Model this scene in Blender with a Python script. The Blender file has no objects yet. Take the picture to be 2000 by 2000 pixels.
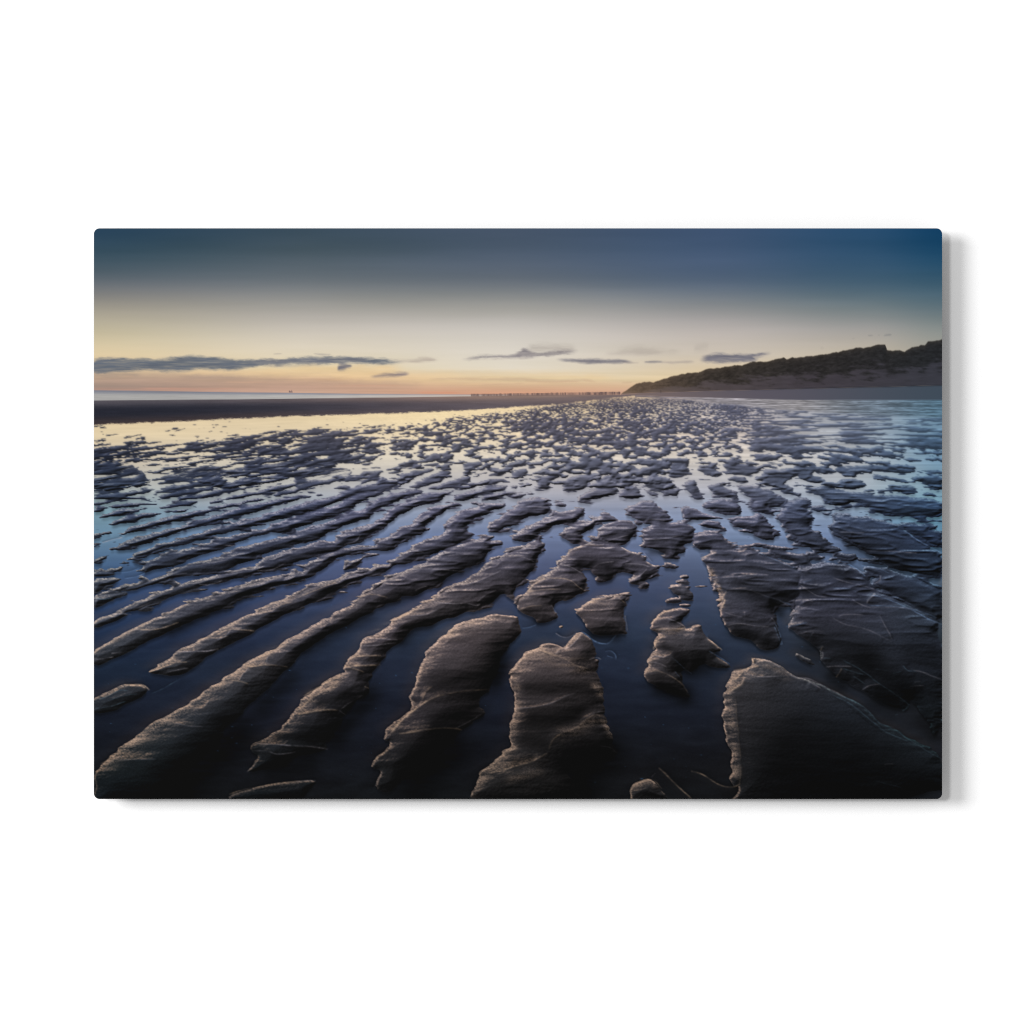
import bpy, math
import numpy as np

# =====================================================================  camera, light, exposure
PX = 0.9 / 1656.5                     # metres per 1/2000 of the frame: the print is 90 cm wide
WALL_Y = 0.0
STAND = 0.0215                        # gap between wall and back of the panel
THICK = 0.0035
FRONT_Y = WALL_Y - STAND - THICK
scene = bpy.context.scene
scene.render.engine = 'CYCLES'
scene.cycles.use_denoising = False; scene.cycles.filter_width = 1.1
vs = scene.view_settings
vs.view_transform = 'Standard'; vs.look = 'None'; vs.exposure = 0.0; vs.gamma = 1.0
vs.use_curve_mapping = False

CAM_D = 4.2
cam_d = bpy.data.cameras.new('camera'); cam = bpy.data.objects.new('camera', cam_d)
scene.collection.objects.link(cam); scene.camera = cam
cam.location = (0, FRONT_Y - CAM_D, 0); cam.rotation_euler = (math.pi / 2, 0, 0)
cam_d.sensor_width = 36.0; cam_d.lens = 36.0 * CAM_D / (2000 * PX); cam_d.clip_end = 100

world = bpy.data.worlds.new('World'); scene.world = world; world.use_nodes = True
bg = world.node_tree.nodes['Background']
bg.inputs['Color'].default_value = (1, 1, 1, 1); bg.inputs['Strength'].default_value = 0.475

def softbox(name, direction, size_x, size_y, irradiance, dist=14.0):
    """studio softbox far up to the left of the print; irradiance as it lands on the wall"""
    d = np.array(direction, float); d /= np.linalg.norm(d)
    l = bpy.data.lights.new(name, 'AREA'); l.shape = 'ELLIPSE'; l.size = size_x; l.size_y = size_y
    # a lambertian panel of power W and area A has radiance W/(A*pi); E on the wall = L * A cos / r2
    cosw = abs(d[1]); l.energy = irradiance * math.pi * dist ** 2 / cosw
    o = bpy.data.objects.new(name, l); scene.collection.objects.link(o)
    o.location = tuple(d * dist)
    from mathutils import Vector
    o.rotation_euler = Vector(tuple(-d)).to_track_quat('-Z', 'Y').to_euler()
    return o
# broad key light: casts the wide soft shadow to the right of and below the panel
softbox('key_softbox', (-1.24, -1.0, 0.33), 5.8, 5.8, 1.86)
# smaller light nearer the camera axis: the tight darker shadow beside the edge
softbox('fill_softbox', (-0.42, -1.0, 0.14), 1.9, 1.9, 0.80)
WALL_ALBEDO = 0.86
PRINT_GAIN = 0.775                    # ink reflectance per unit of display value

# =====================================================================  helpers
def material(name, color, rough=0.6, metal=0.0, spec=0.5):
    m = bpy.data.materials.new(name); m.use_nodes = True
    b = m.node_tree.nodes['Principled BSDF']
    b.inputs['Base Color'].default_value = (*color, 1); b.inputs['Roughness'].default_value = rough
    b.inputs['Metallic'].default_value = metal; b.inputs['Specular IOR Level'].default_value = spec
    return m, b

def mesh_object(name, verts, faces, mat, parent=None, smooth=False):
    me = bpy.data.meshes.new(name); me.from_pydata(verts, [], faces); me.update()
    o = bpy.data.objects.new(name, me); scene.collection.objects.link(o)
    me.materials.append(mat)
    if parent: o.parent = parent
    return o

def box(x0, x1, y0, y1, z0, z1, V, F):
    b = len(V)
    V += [(x0, y0, z0), (x1, y0, z0), (x1, y1, z0), (x0, y1, z0), (x0, y0, z1), (x1, y0, z1), (x1, y1, z1), (x0, y1, z1)]
    F += [(b, b + 3, b + 2, b + 1), (b + 4, b + 5, b + 6, b + 7), (b, b + 1, b + 5, b + 4), (b + 1, b + 2, b + 6, b + 5), (b + 2, b + 3, b + 7, b + 6), (b + 3, b, b + 4, b + 7)]

# =====================================================================  the wall
wm, wb = material('white_wall_paint', (WALL_ALBEDO,) * 3, 0.9, spec=0.0)
nt = wm.node_tree
nz = nt.nodes.new('ShaderNodeTexNoise'); nz.inputs['Scale'].default_value = 900; nz.inputs['Detail'].default_value = 3
tc = nt.nodes.new('ShaderNodeTexCoord'); nt.links.new(tc.outputs['Object'], nz.inputs['Vector'])
bp = nt.nodes.new('ShaderNodeBump'); bp.inputs['Strength'].default_value = 0.02; bp.inputs['Distance'].default_value = 0.0002
nt.links.new(nz.outputs['Fac'], bp.inputs['Height']); nt.links.new(bp.outputs['Normal'], wb.inputs['Normal'])
V, F = [], []; box(-3, 3, WALL_Y, WALL_Y + 0.12, -2.2, 2.2, V, F)
wall = mesh_object('wall', V, F, wm); wall['kind'] = 'structure'

# =====================================================================  the picture
# ------------------------------------------------------------------ the printed picture
# Everything printed on the panel is drawn here with plain arithmetic, in units of 1/2000 of the
# frame (x right, y down).  The result is one colour per mesh vertex of the printed sheet.
import numpy as np
PX0, PX1, PY0, PY1 = 183.5, 1840.0, 446.0, 1560.5

CROPS = {'A': (180, 1160, 4.83), 'B': (580, 1160, 4.83), 'C': (980, 1160, 4.83), 'D': (1380, 1160, 4.83),
         'E': (180, 900, 4.83), 'F': (580, 900, 4.83), 'G': (980, 900, 4.83), 'H': (1440, 900, 4.83),
         'I': (1340, 900, 6.44), 'J': (1540, 1160, 6.44), 'K': (180, 640, 4.6), 'L': (600, 640, 4.6),
         'M': (1020, 640, 4.6), 'N': (1430, 640, 4.6), 'X': (0, 0, 1.0)}

def pts(s):
    """'A 20,30 40,50 B 10,20' -> array of picture coordinates"""
    out = []; c = CROPS['X']
    for t in s.split():
        if t in CROPS: c = CROPS[t]
        else:
            u, v = t.split(','); out.append((c[0] + float(u) / c[2], c[1] + float(v) / c[2]))
    return np.array(out)

# traced outlines of the sand ridges (letters choose the local coordinate frame in CROPS)
RIDGES = [
 'H 560,985 700,965 840,990 880,1200 720,1330 570,1345 500,1300 600,1240 555,1120', 'I 1340,700 1480,690 1600,720 1500,750', 'H 130,790 300,800 420,820 300,825', 'H 500,770 620,790 700,815 560,800', 'H 1010,640 1100,660 1060,690', 'H 800,480 880,470 900,490 820,500',
 'H 700,440 790,430 850,455 760,465', 'H 480,700 540,720 560,750 500,740', 'I 40,380 110,370 200,440 210,475 120,475 60,440', 'I 0,200 70,195 30,230 -40,240', 'I 0,250 110,225 130,250 40,275', 'H 640,860 760,880 860,905 740,905', 'H 1130,930 1300,960 1420,985 1260,975',
 'D 820,560 960,600 1040,680 940,660', 'F 1540,1000 1580,1005 1560,1020', 'F 1640,900 1720,890 1700,915', 'G 1250,560 1330,590 1280,600', 'G 500,480 560,470 520,500', 'G 820,720 900,735 840,745',
 'A 20,1932 20,1700 70,1610 180,1540 330,1410 430,1340 520,1265 620,1215 760,1130 870,1060 960,1000 1090,900 1230,820 1330,750 1400,690 1430,660 1560,590 1700,520 1800,455 1932,385 B 100,320 210,270 225,240 320,225 345,185 400,145 480,120 540,80 575,30 F 620,1250 680,1230 760,1180 800,1140 900,1080 1030,1020 1130,985 1230,950 1330,880 1420,820 1540,780 1650,740 1830,700 1880,715 1800,755 1932,755 G 20,770 F 1932,800 1850,815 1800,880 1740,960 1620,1010 1540,1050 1440,1090 1330,1180 1200,1230 1110,1290 990,1280 940,1330 820,1360 700,1430 600,1480 450,1560 350,1600 220,1690 120,1770 0,1860 A 1850,700 1760,770 1640,900 1560,990 1400,1150 1250,1290 1180,1420 1000,1560 900,1650 760,1800 640,1960 20,1990',
 'A 1600,1380 1700,1310 1780,1250 1860,1180 1932,1080 B 60,975 150,920 200,870 280,800 380,750 470,735 430,690 520,590 600,510 600,470 640,410 740,390 820,340 880,290 900,255 880,245 1000,190 1100,130 1170,95 1280,65 F 1320,1266 1400,1220 1470,1180 1480,1150 1580,1150 1640,1080 1720,1040 1770,980 1840,930 1932,900 G 60,850 160,820 240,780 330,740 340,720 410,775 410,800 380,860 340,920 320,980 300,1030 240,1090 200,1140 120,1200 110,1260 90,1275 0,1250 F 1880,1310 B 1850,90 1780,120 1700,150 1600,160 1500,220 1380,240 1300,290 1210,310 1100,340 1020,400 970,450 900,500 850,570 790,670 720,720 690,800 680,900 620,980 560,1020 480,1140 420,1200 330,1350 250,1420 310,1460 200,1500 0,1540 A 1800,1640 1450,1690 1520,1600 1590,1530 1480,1480 1540,1405',
 'A 1290,1890 1450,1840 1600,1810 1932,1770 B 180,1760 130,1850 50,1960 A 1300,1960',
 'B 1080,920 1130,840 1150,720 1180,640 1210,560 1260,490 1350,420 1440,350 1530,270 1640,245 1740,220 1850,185 1932,205 C 130,210 160,250 180,310 180,370 130,430 60,510 0,600 B 1900,700 1850,800 1830,900 1750,960 1700,1040 1780,1105 1740,1160 1600,1260 1500,1330 1400,1450 1330,1560 1200,1650 1000,1700 960,1800 900,1870 720,1830 800,1720 810,1650 720,1640 740,1560 870,1460 880,1400 800,1390 850,1290 900,1220 1000,1160 1110,1080 1060,980',
 'B 1640,1960 1680,1750 1740,1680 1800,1600 1932,1500 C 100,1450 80,1380 70,1280 90,1170 120,1080 120,960 90,900 70,830 100,780 65,760 120,680 220,560 230,545 330,500 430,465 500,475 580,500 640,440 700,370 750,350 800,370 860,430 890,540 860,600 940,610 900,690 930,800 960,900 960,1050 980,1150 1020,1260 1050,1350 1050,1450 1100,1510 900,1560 700,1640 600,1680 660,1780 730,1960',
 'C 540,300 575,292 585,310 550,330', 
 'C 680,165 760,110 850,50 920,40 1010,45 1060,5 1140,0 1200,20 1180,60 1190,110 1140,140 1150,220 1190,350 1190,390 1080,380 900,400 820,330 790,270 740,220',
 'G 1685,1085 1730,1072 1770,1085 1765,1115 1700,1110', 'G 1625,1140 1690,1118 1760,1130 1755,1165 1650,1160',
 'G 1575,1195 1640,1165 1760,1180 1760,1200 1800,1270 1780,1310 1700,1310 1650,1270 1600,1240',
 'G 1545,1335 1600,1295 1660,1285 1710,1315 1640,1345', 'G 1655,1362 1740,1345 1780,1362 1740,1380',
 'C 1505,145 1550,150 1650,130 1750,135 1790,160 1740,190 1700,230 1700,290 1760,320 1850,285 1900,310 1932,410 D 60,460 150,530 60,560 200,650 230,690 60,690 C 1900,640 1810,760 1700,700 1720,850 1770,950 1790,1000 1600,950 1400,850 1340,760 1350,720 1400,680 1370,640 1390,590 1450,530 1430,490 1450,430 1500,390 1400,340 1410,280 1440,240 1500,180',
 'G 540,940 600,880 680,820 760,780 860,775 960,785 1040,770 1140,810 1200,850 1290,870 1340,920 1400,980 1470,1010 1460,1060 1400,1110 1350,1130 1400,1170 1370,1210 1300,1215 1290,1180 1210,1170 1190,1130 1260,1080 1160,1050 1070,1060 1040,1110 990,1135 920,1110 860,1060 850,1010 760,1000 740,1020 800,1090 810,1180 790,1230 720,1260 660,1310 560,1320 500,1370 480,1400 530,1460 520,1490 450,1520 350,1530 330,1490 200,1450 160,1410 135,1370 150,1300 220,1250 240,1220 280,1170 350,1100 420,1050 520,1000 530,960',
 'G 540,680 600,630 640,600 760,570 840,565 840,535 930,530 920,490 980,480 1050,510 1100,560 960,590 890,600 840,640 780,680 740,690 780,750 830,780 760,780 690,795 630,750 560,700',
 'G 910,660 960,610 1050,580 1180,560 1240,590 1275,640 1260,690 1210,760 1150,805 1060,780 980,775 920,730',
 'G 100,720 160,660 220,610 340,580 420,540 490,510 560,480 680,470 700,450 770,455 780,510 720,550 700,585 600,595 500,610 440,650 360,690 340,720 240,770 120,750',
 'G 1170,470 1210,420 1300,395 1460,390 1480,440 1560,490 1605,560 1560,590 1700,580 1850,640 1800,700 1800,770 1700,790 1740,830 1720,865 1650,880 1680,930 1560,935 1490,900 1560,880 1450,850 1360,820 1320,760 1340,700 1330,650 1420,610 1350,590 1340,570 1250,530',
 'I 70,1040 100,920 200,860 330,870 450,940 520,1030 640,1120 700,1130 770,1085 880,1120 950,1170 1150,1240 1400,1360 1500,1400 1480,1600 1560,1720 D 760,80 620,130 660,240 690,380 720,490 600,540 480,510 430,440 250,390 190,300 140,230 110,80 I 390,1790 430,1720 400,1650 370,1550 310,1450 270,1330 200,1270 170,1225 300,1170 280,1130 140,1120',
 'G 1510,965 1560,955 1620,985 1660,1025 1580,1020',
 'G 720,350 780,310 840,270 930,230 1060,240 1110,270 1080,310 980,340 900,370 740,380',
 'G 1100,350 1110,290 1170,250 1240,240 1300,280 1350,340 1200,360', 'G 1340,300 1410,275 1475,320 1400,332',
 'G 1330,230 1400,170 1500,150 1630,210 1590,260 1500,285 1400,260',
 'G 1510,310 1570,270 1690,260 1660,300 1680,350 1600,345', 'G 1700,220 1800,170 1840,190 1840,260 1890,350 1800,340 1760,290',
 'G 580,200 640,150 760,130 900,110 970,130 900,160 830,200 790,260 700,295 600,290 580,240',
 'G 905,210 930,160 1020,130 1200,130 1380,170 1340,200 1240,210 1230,240 1110,240 1110,210 1000,200',
 'G 550,90 620,50 740,10 900,20 960,40 900,90 780,95 700,75 580,105', 'G 630,110 680,90 735,115 680,132', 'G 1000,90 1050,62 1105,90 1050,120',
 'G 1170,20 1270,60 1340,125 1200,115 1180,70', 'G 1360,70 1420,20 1500,20 1510,100 1460,150 1380,150 1400,110',
 'G 1600,30 1680,10 1790,50 1700,80 1810,125 1740,150 1640,170 1560,150 1600,110 1590,70', 'G 1830,80 1932,50 2000,80 2050,150 1932,135',
 'G 310,170 370,145 480,120 570,145 470,190 440,210 460,270 310,270 360,220', 'G 90,120 170,70 250,75 230,150 160,170 110,150',
 'G 280,110 400,70 480,95 370,140', 'G 50,40 130,10 240,10 230,45 110,65',
 'G -140,650 -120,600 -50,560 0,530 20,500 120,440 180,370 280,340 430,345 440,400 480,450 440,490 350,520 240,540 180,580 70,610 0,650 -60,690',
 'G 495,410 550,388 600,425 550,437', 'G 75,345 160,298 240,325 160,355', 'G -30,310 60,275 150,290 60,335', 'G -30,200 20,178 85,200 20,222', 'G 245,58 280,48 320,60 280,72', 'G 90,245 150,240 140,270 100,265',
 'F 1020,855 1080,800 1180,750 1280,710 1380,680 1400,640 1395,590 1430,550 1500,500 1620,460 1740,420 1830,395 1990,395 1932,440 1850,480 1720,540 1600,610 1620,650 1600,670 1680,680 1640,730 1500,800 1400,820 1290,880 1180,905 1050,975 900,970 850,1035 720,1070 620,1100 560,1150 420,1190 300,1270 150,1340 0,1410 A 1932,150 1750,230 1600,310 1540,350 1400,430 1200,530 1050,620 900,740 780,780 620,770 530,740 600,690 650,650 760,600 800,545 900,490 980,440 1100,400 1160,350 1250,290 1400,230 1530,180 1600,120 1700,80 F 0,1255 60,1210 200,1150 380,1115 440,1070 520,1050 640,1050 700,1020 710,985 780,965 860,980 880,958 820,950 960,900',
 'E 0,1790 180,1700 350,1600 520,1520 640,1460 860,1370 1000,1310 1150,1270 1320,1220 1400,1180 1560,1120 1770,1080 1830,1100 1900,1040 F 0,1045 70,1050 60,1000 150,950 260,880 400,830 530,830 700,815 760,800 740,770 820,730 900,680 1010,630 1080,580 1160,500 1280,440 1430,400 1500,395 1560,420 1540,440 1420,450 1400,490 1290,550 1220,600 1225,660 1120,710 1000,760 930,800 920,840 830,860 740,840 560,860 400,920 300,960 250,1030 150,1080 0,1150 E 1750,1180 1600,1240 1500,1270 1350,1330 1150,1420 900,1530 700,1620 500,1710 350,1800 200,1880 0,1945',
 'F 440,990 480,960 560,920 640,890 740,870 830,880 740,900 630,930 600,970 520,1010 440,1030',
 'E 0,1510 200,1420 300,1390 500,1290 700,1210 850,1150 1050,1110 1240,1060 1400,1020 1530,1010 1560,960 1700,890 1850,840 F 0,830 100,780 220,755 330,760 380,730 350,720 420,680 560,620 690,590 830,530 870,480 940,420 1060,370 1200,310 1260,290 1380,290 1500,280 1400,310 1400,350 1300,390 1150,420 1010,490 930,550 870,600 760,660 660,720 600,770 440,800 380,860 250,880 120,920 0,960 E 1850,1000 1600,1060 1300,1130 1050,1180 850,1250 650,1330 450,1400 300,1430 370,1450 200,1520 0,1610',
 'E 220,1230 300,1190 500,1150 600,1100 740,1050 900,980 1050,940 1200,890 1320,850 1450,800 1600,770 1750,730 1850,700 F 80,640 220,600 340,560 460,500 600,460 700,400 820,340 950,290 1100,280 1190,290 1100,330 960,380 850,430 720,490 660,550 560,590 400,630 300,680 210,740 60,780 0,800 E 1850,815 1700,850 1500,950 1350,1000 1200,1060 950,1070 700,1130 500,1180 400,1230',
 'E 0,1270 100,1250 250,1240 340,1250 250,1300 120,1350 0,1400', 'E 0,1110 150,1100 300,1110 200,1160 80,1220 0,1260', 'E 0,1040 120,1040 240,1060 180,1090 0,1105', 'E 130,1040 200,1010 290,990 250,1020 150,1050', 'E 0,930 120,900 200,870 120,930 0,975', 'E 0,690 120,670 190,665 120,700 0,735', 'E 0,810 70,795 20,820', 'E 245,965 300,950 355,958 300,970',
 'E 380,1040 450,1010 480,980 560,930 700,880 900,820 1100,780 1130,760 1200,740 1400,690 1650,650 1680,600 1750,580 1850,545 F 0,530 150,480 300,430 400,400 460,350 600,310 750,280 840,290 700,350 560,400 500,460 400,510 300,550 150,590 0,640 E 1850,690 1700,680 1550,700 1400,770 1280,820 1100,870 900,940 700,1010 560,1040 430,1090 520,1050',
 'E 310,940 400,880 550,810 700,770 850,730 970,700 1100,660 1200,625 1330,600 1500,540 1700,480 1850,425 F 0,410 200,370 330,340 450,280 600,240 800,200 960,200 980,230 850,280 700,290 500,350 340,420 200,460 0,510 E 1700,570 1500,640 1300,670 1150,710 1000,760 800,800 600,860 450,910',
 'E 170,840 230,820 290,780 450,720 600,670 800,610 1000,570 1200,500 1400,440 1600,390 1800,350 1932,330 1990,350 1932,380 1700,440 1500,490 1300,560 1100,610 900,660 700,720 500,790 290,840',
 'E 250,710 300,680 390,610 550,580 700,540 900,490 1100,450 1300,410 1500,360 1720,340 1600,365 1400,420 1200,470 950,540 700,600 500,650 330,700',
 'E 150,610 210,570 320,520 500,490 660,495 640,520 500,550 350,590', 'E 60,540 150,490 300,450 440,450 440,480 300,520 140,535',
 'E 1090,410 1200,370 1400,310 1550,290 1700,250 1932,200 1990,215 1932,240 1750,290 1550,330 1350,360 1200,390', 'E 1720,340 1760,300 1932,250 1990,265 1932,290 1850,320',
 'E 600,450 750,400 900,380 1020,375 950,410 800,450 680,470', 'E 760,490 830,460 1000,435 900,470 800,495', 'E 610,350 700,310 900,270 1120,240 1150,270 1000,310 850,340 700,365',
 'E 720,390 850,340 960,335 980,350 880,375', 'E 570,310 700,250 900,210 1120,200 1430,200 1400,225 1250,235 1050,250 850,280 700,310', 'E 970,340 1010,310 1200,270 1530,240 1500,260 1380,290 1200,320 1050,350',
 'E 0,370 20,330 200,300 400,290 620,250 540,270 430,310 300,340 550,360 500,370 300,375', 'E 0,320 140,280 330,265 200,300', 'E 0,420 20,390 150,370 230,380 150,400', 'E 150,450 250,400 400,400 620,395 600,415 400,425 300,440', 'E 0,500 20,440 100,430 140,450 80,490',
 'E 0,60 20,10 350,0 400,60 530,150 510,210 400,240 270,240 100,230 0,260', 'E 0,280 200,245 120,260 0,305',
 'E 600,225 700,190 550,190 660,150 800,110 660,130 800,80 1000,60 1200,40 1220,90 1450,60 1932,0 1990,30 1932,60 1750,90 1540,110 1400,135 1370,120 1250,150 1100,185 950,200 750,215', 'E 1590,195 1680,150 1932,120 1990,135 1932,150 1750,185',
 'F -20,100 150,60 380,70 500,80 520,110 480,140 560,130 700,90 830,95 760,130 770,160 850,170 840,195 700,200 600,230 560,240 640,190 470,200 440,180 260,220 0,290 -30,200',
 'F 330,250 430,222 530,245 430,275', 'F -30,330 60,306 150,330 60,352', 'F 100,295 150,284 195,295 150,305', 'F 195,325 222,315 245,320 222,330',
 'F -20,60 -20,0 380,0 370,40 150,60', 'F 430,15 500,0 570,15 500,30', 'F 570,27 650,10 730,22 650,42', 'F 590,78 700,58 810,60 700,82',
 'F 890,70 980,30 1100,0 1150,20 1140,60 1020,80', 'F 1180,50 1250,20 1350,20 1310,50', 'F 930,190 1000,140 1100,90 1250,65 1310,80 1200,120 1080,170 1050,215 960,205', 'F 840,120 950,95 1020,95 930,135',
 'F 1050,245 1120,210 1230,150 1350,100 1470,105 1400,160 1330,220 1230,230 1110,255', 'F 1230,270 1260,235 1380,220 1480,180 1600,140 1640,150 1620,210 1550,230 1680,225 1650,270 1560,270 1500,250 1380,270',
 'F 1460,355 1520,310 1650,275 1730,280 1740,250 1850,240 1980,230 1970,290 1800,310 1700,330 1640,370 1540,385', 'F 1740,370 1780,330 1932,290 1980,320 1932,350 1820,385',
 'F 1550,50 1600,20 1700,0 1750,20 1740,50 1650,80', 'F 1560,150 1600,110 1700,95 1680,120', 'F 1780,150 1850,110 1932,90 1970,120 1932,150', 'F 1720,235 1800,180 1932,160 1990,190 1932,220', 'F 1625,400 1660,385 1695,402 1660,415', 'F 1780,80 1850,62 1920,80 1850,98', 'F 1380,15 1440,-3 1500,15 1440,33',
 'I 200,555 300,500 440,475 580,500 660,550 680,620 680,660 560,670 420,660 300,610', 'I 280,310 400,290 500,330 570,370 660,460 540,470 400,465 330,420 300,370',
 'I 640,315 860,310 1000,370 1110,400 1200,470 1280,500 1190,560 1060,590 1000,560 1130,660 960,665 850,620 760,575 860,540 800,470 740,420 680,370',
 'I 560,750 640,700 860,690 880,655 950,680 1030,790 1110,870 1180,905 1090,920 1120,1000 980,990 890,950 870,910 700,860 590,820',
 'I 1150,710 1200,650 1230,600 1210,560 1300,520 1400,480 1550,500 1560,570 1500,610 1610,720 1570,800 1590,860 1700,900 1760,1040 1900,1080 1920,1130 1700,1160 1560,1100 1420,1040 1380,980 1300,900 1230,830 1190,780',
 'H 880,900 960,865 1060,880 1110,915 1020,935 940,920',
 'I 950,130 1200,110 1450,170 1300,240 1220,290 1340,370 1450,435 1300,400 1100,340 960,290', 'I 440,30 700,30 950,90 920,150 800,200 640,190 500,120', 'I 520,245 570,200 720,200 760,240 780,280 580,275',
 'I 110,110 200,70 300,80 330,100 480,155 400,205 280,190', 'I 0,570 50,600 200,640 350,690 460,725 380,745 230,740 120,765 0,750 -60,660', 'I 180,800 220,740 330,740 430,780 515,860 400,880 280,850 200,830', 'I 1030,1110 1200,1120 1350,1150 1530,1200 1580,1280 1620,1320 1500,1340 1300,1260 1130,1210',
 'H 880,510 930,495 1100,520 1300,550 1480,590 1560,660 1700,750 1940,880 1940,1110 1700,1080 1500,1020 1300,910 1170,840 1100,780 940,700 880,640 900,590 930,560',
 'H 620,245 750,240 1000,280 1300,315 1600,335 1940,375 1940,490 1870,525 1650,535 1450,510 1300,480 1170,400 1080,390 1060,430 890,425 850,380 720,300',
 'H 930,200 1000,170 1150,180 1230,225 1180,265 1060,280 960,230', 'H 1400,245 1500,235 1700,280 1640,305 1480,290', 'H 1230,140 1350,130 1550,170 1630,205 1450,190', 'H 900,60 1100,50 1400,40 1600,60 1700,90 1600,130 1400,110 1200,100 1100,140 980,140', 'H 1600,150 1800,140 1940,170 1940,250 1750,220', 'H 1720,80 1940,90 1940,140 1800,120',
 'H 740,90 850,60 960,110 850,125', 'H 500,100 540,40 700,50 740,80 700,140 860,185 800,215 640,200 560,130', 'H 0,30 120,40 230,80 200,120 100,150 0,130', 'H 280,10 440,20 430,45 300,30', 'H 1130,5 1420,10 1400,40 1250,30', 'H 1325,300 1380,290 1410,312 1350,318', 'H 1750,320 1800,305 1870,325 1800,338',
 'H 1490,590 1700,590 1890,630 1780,640 1900,690 1940,720 1940,830 1750,750 1600,660',
 'H 1180,990 1400,1020 1500,1050 1700,1100 1880,1200 1940,1230 1940,1545 1700,1405 1500,1295 1350,1200 1280,1150 1350,1130 1330,1080 1220,1040',
 'D 1010,-290 1110,-306 1240,-290 1370,-250 1440,-200 1500,-156 1570,-66 1790,44 1990,154 2240,294 2240,1450 1932,1000 1900,1080 1840,1110 1600,1000 1500,900 1400,870 1230,800 1120,690 1070,600 1080,520 980,450 870,380 740,300 820,220 770,200 830,130 810,60 840,20 780,-30 830,-90 850,-180',
 'D 240,715 320,710 410,690 430,640 430,590 520,600 640,640 720,690 780,740 860,780 960,800 1100,870 1250,940 1450,1030 1550,1130 1620,1220 1750,1260 1900,1350 2240,1520 2240,1960 250,1960 320,1800 240,1820 250,1650 200,1450 170,1300 160,1150 170,1000 150,950 180,900 190,830 240,770',
 'C 1200,1960 1220,1850 1280,1780 1380,1745 1450,1760 1500,1820 1600,1960',
 'A 0,1010 130,930 300,850 440,850 500,870 550,920 440,1000 250,1090 0,1155',
]
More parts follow.
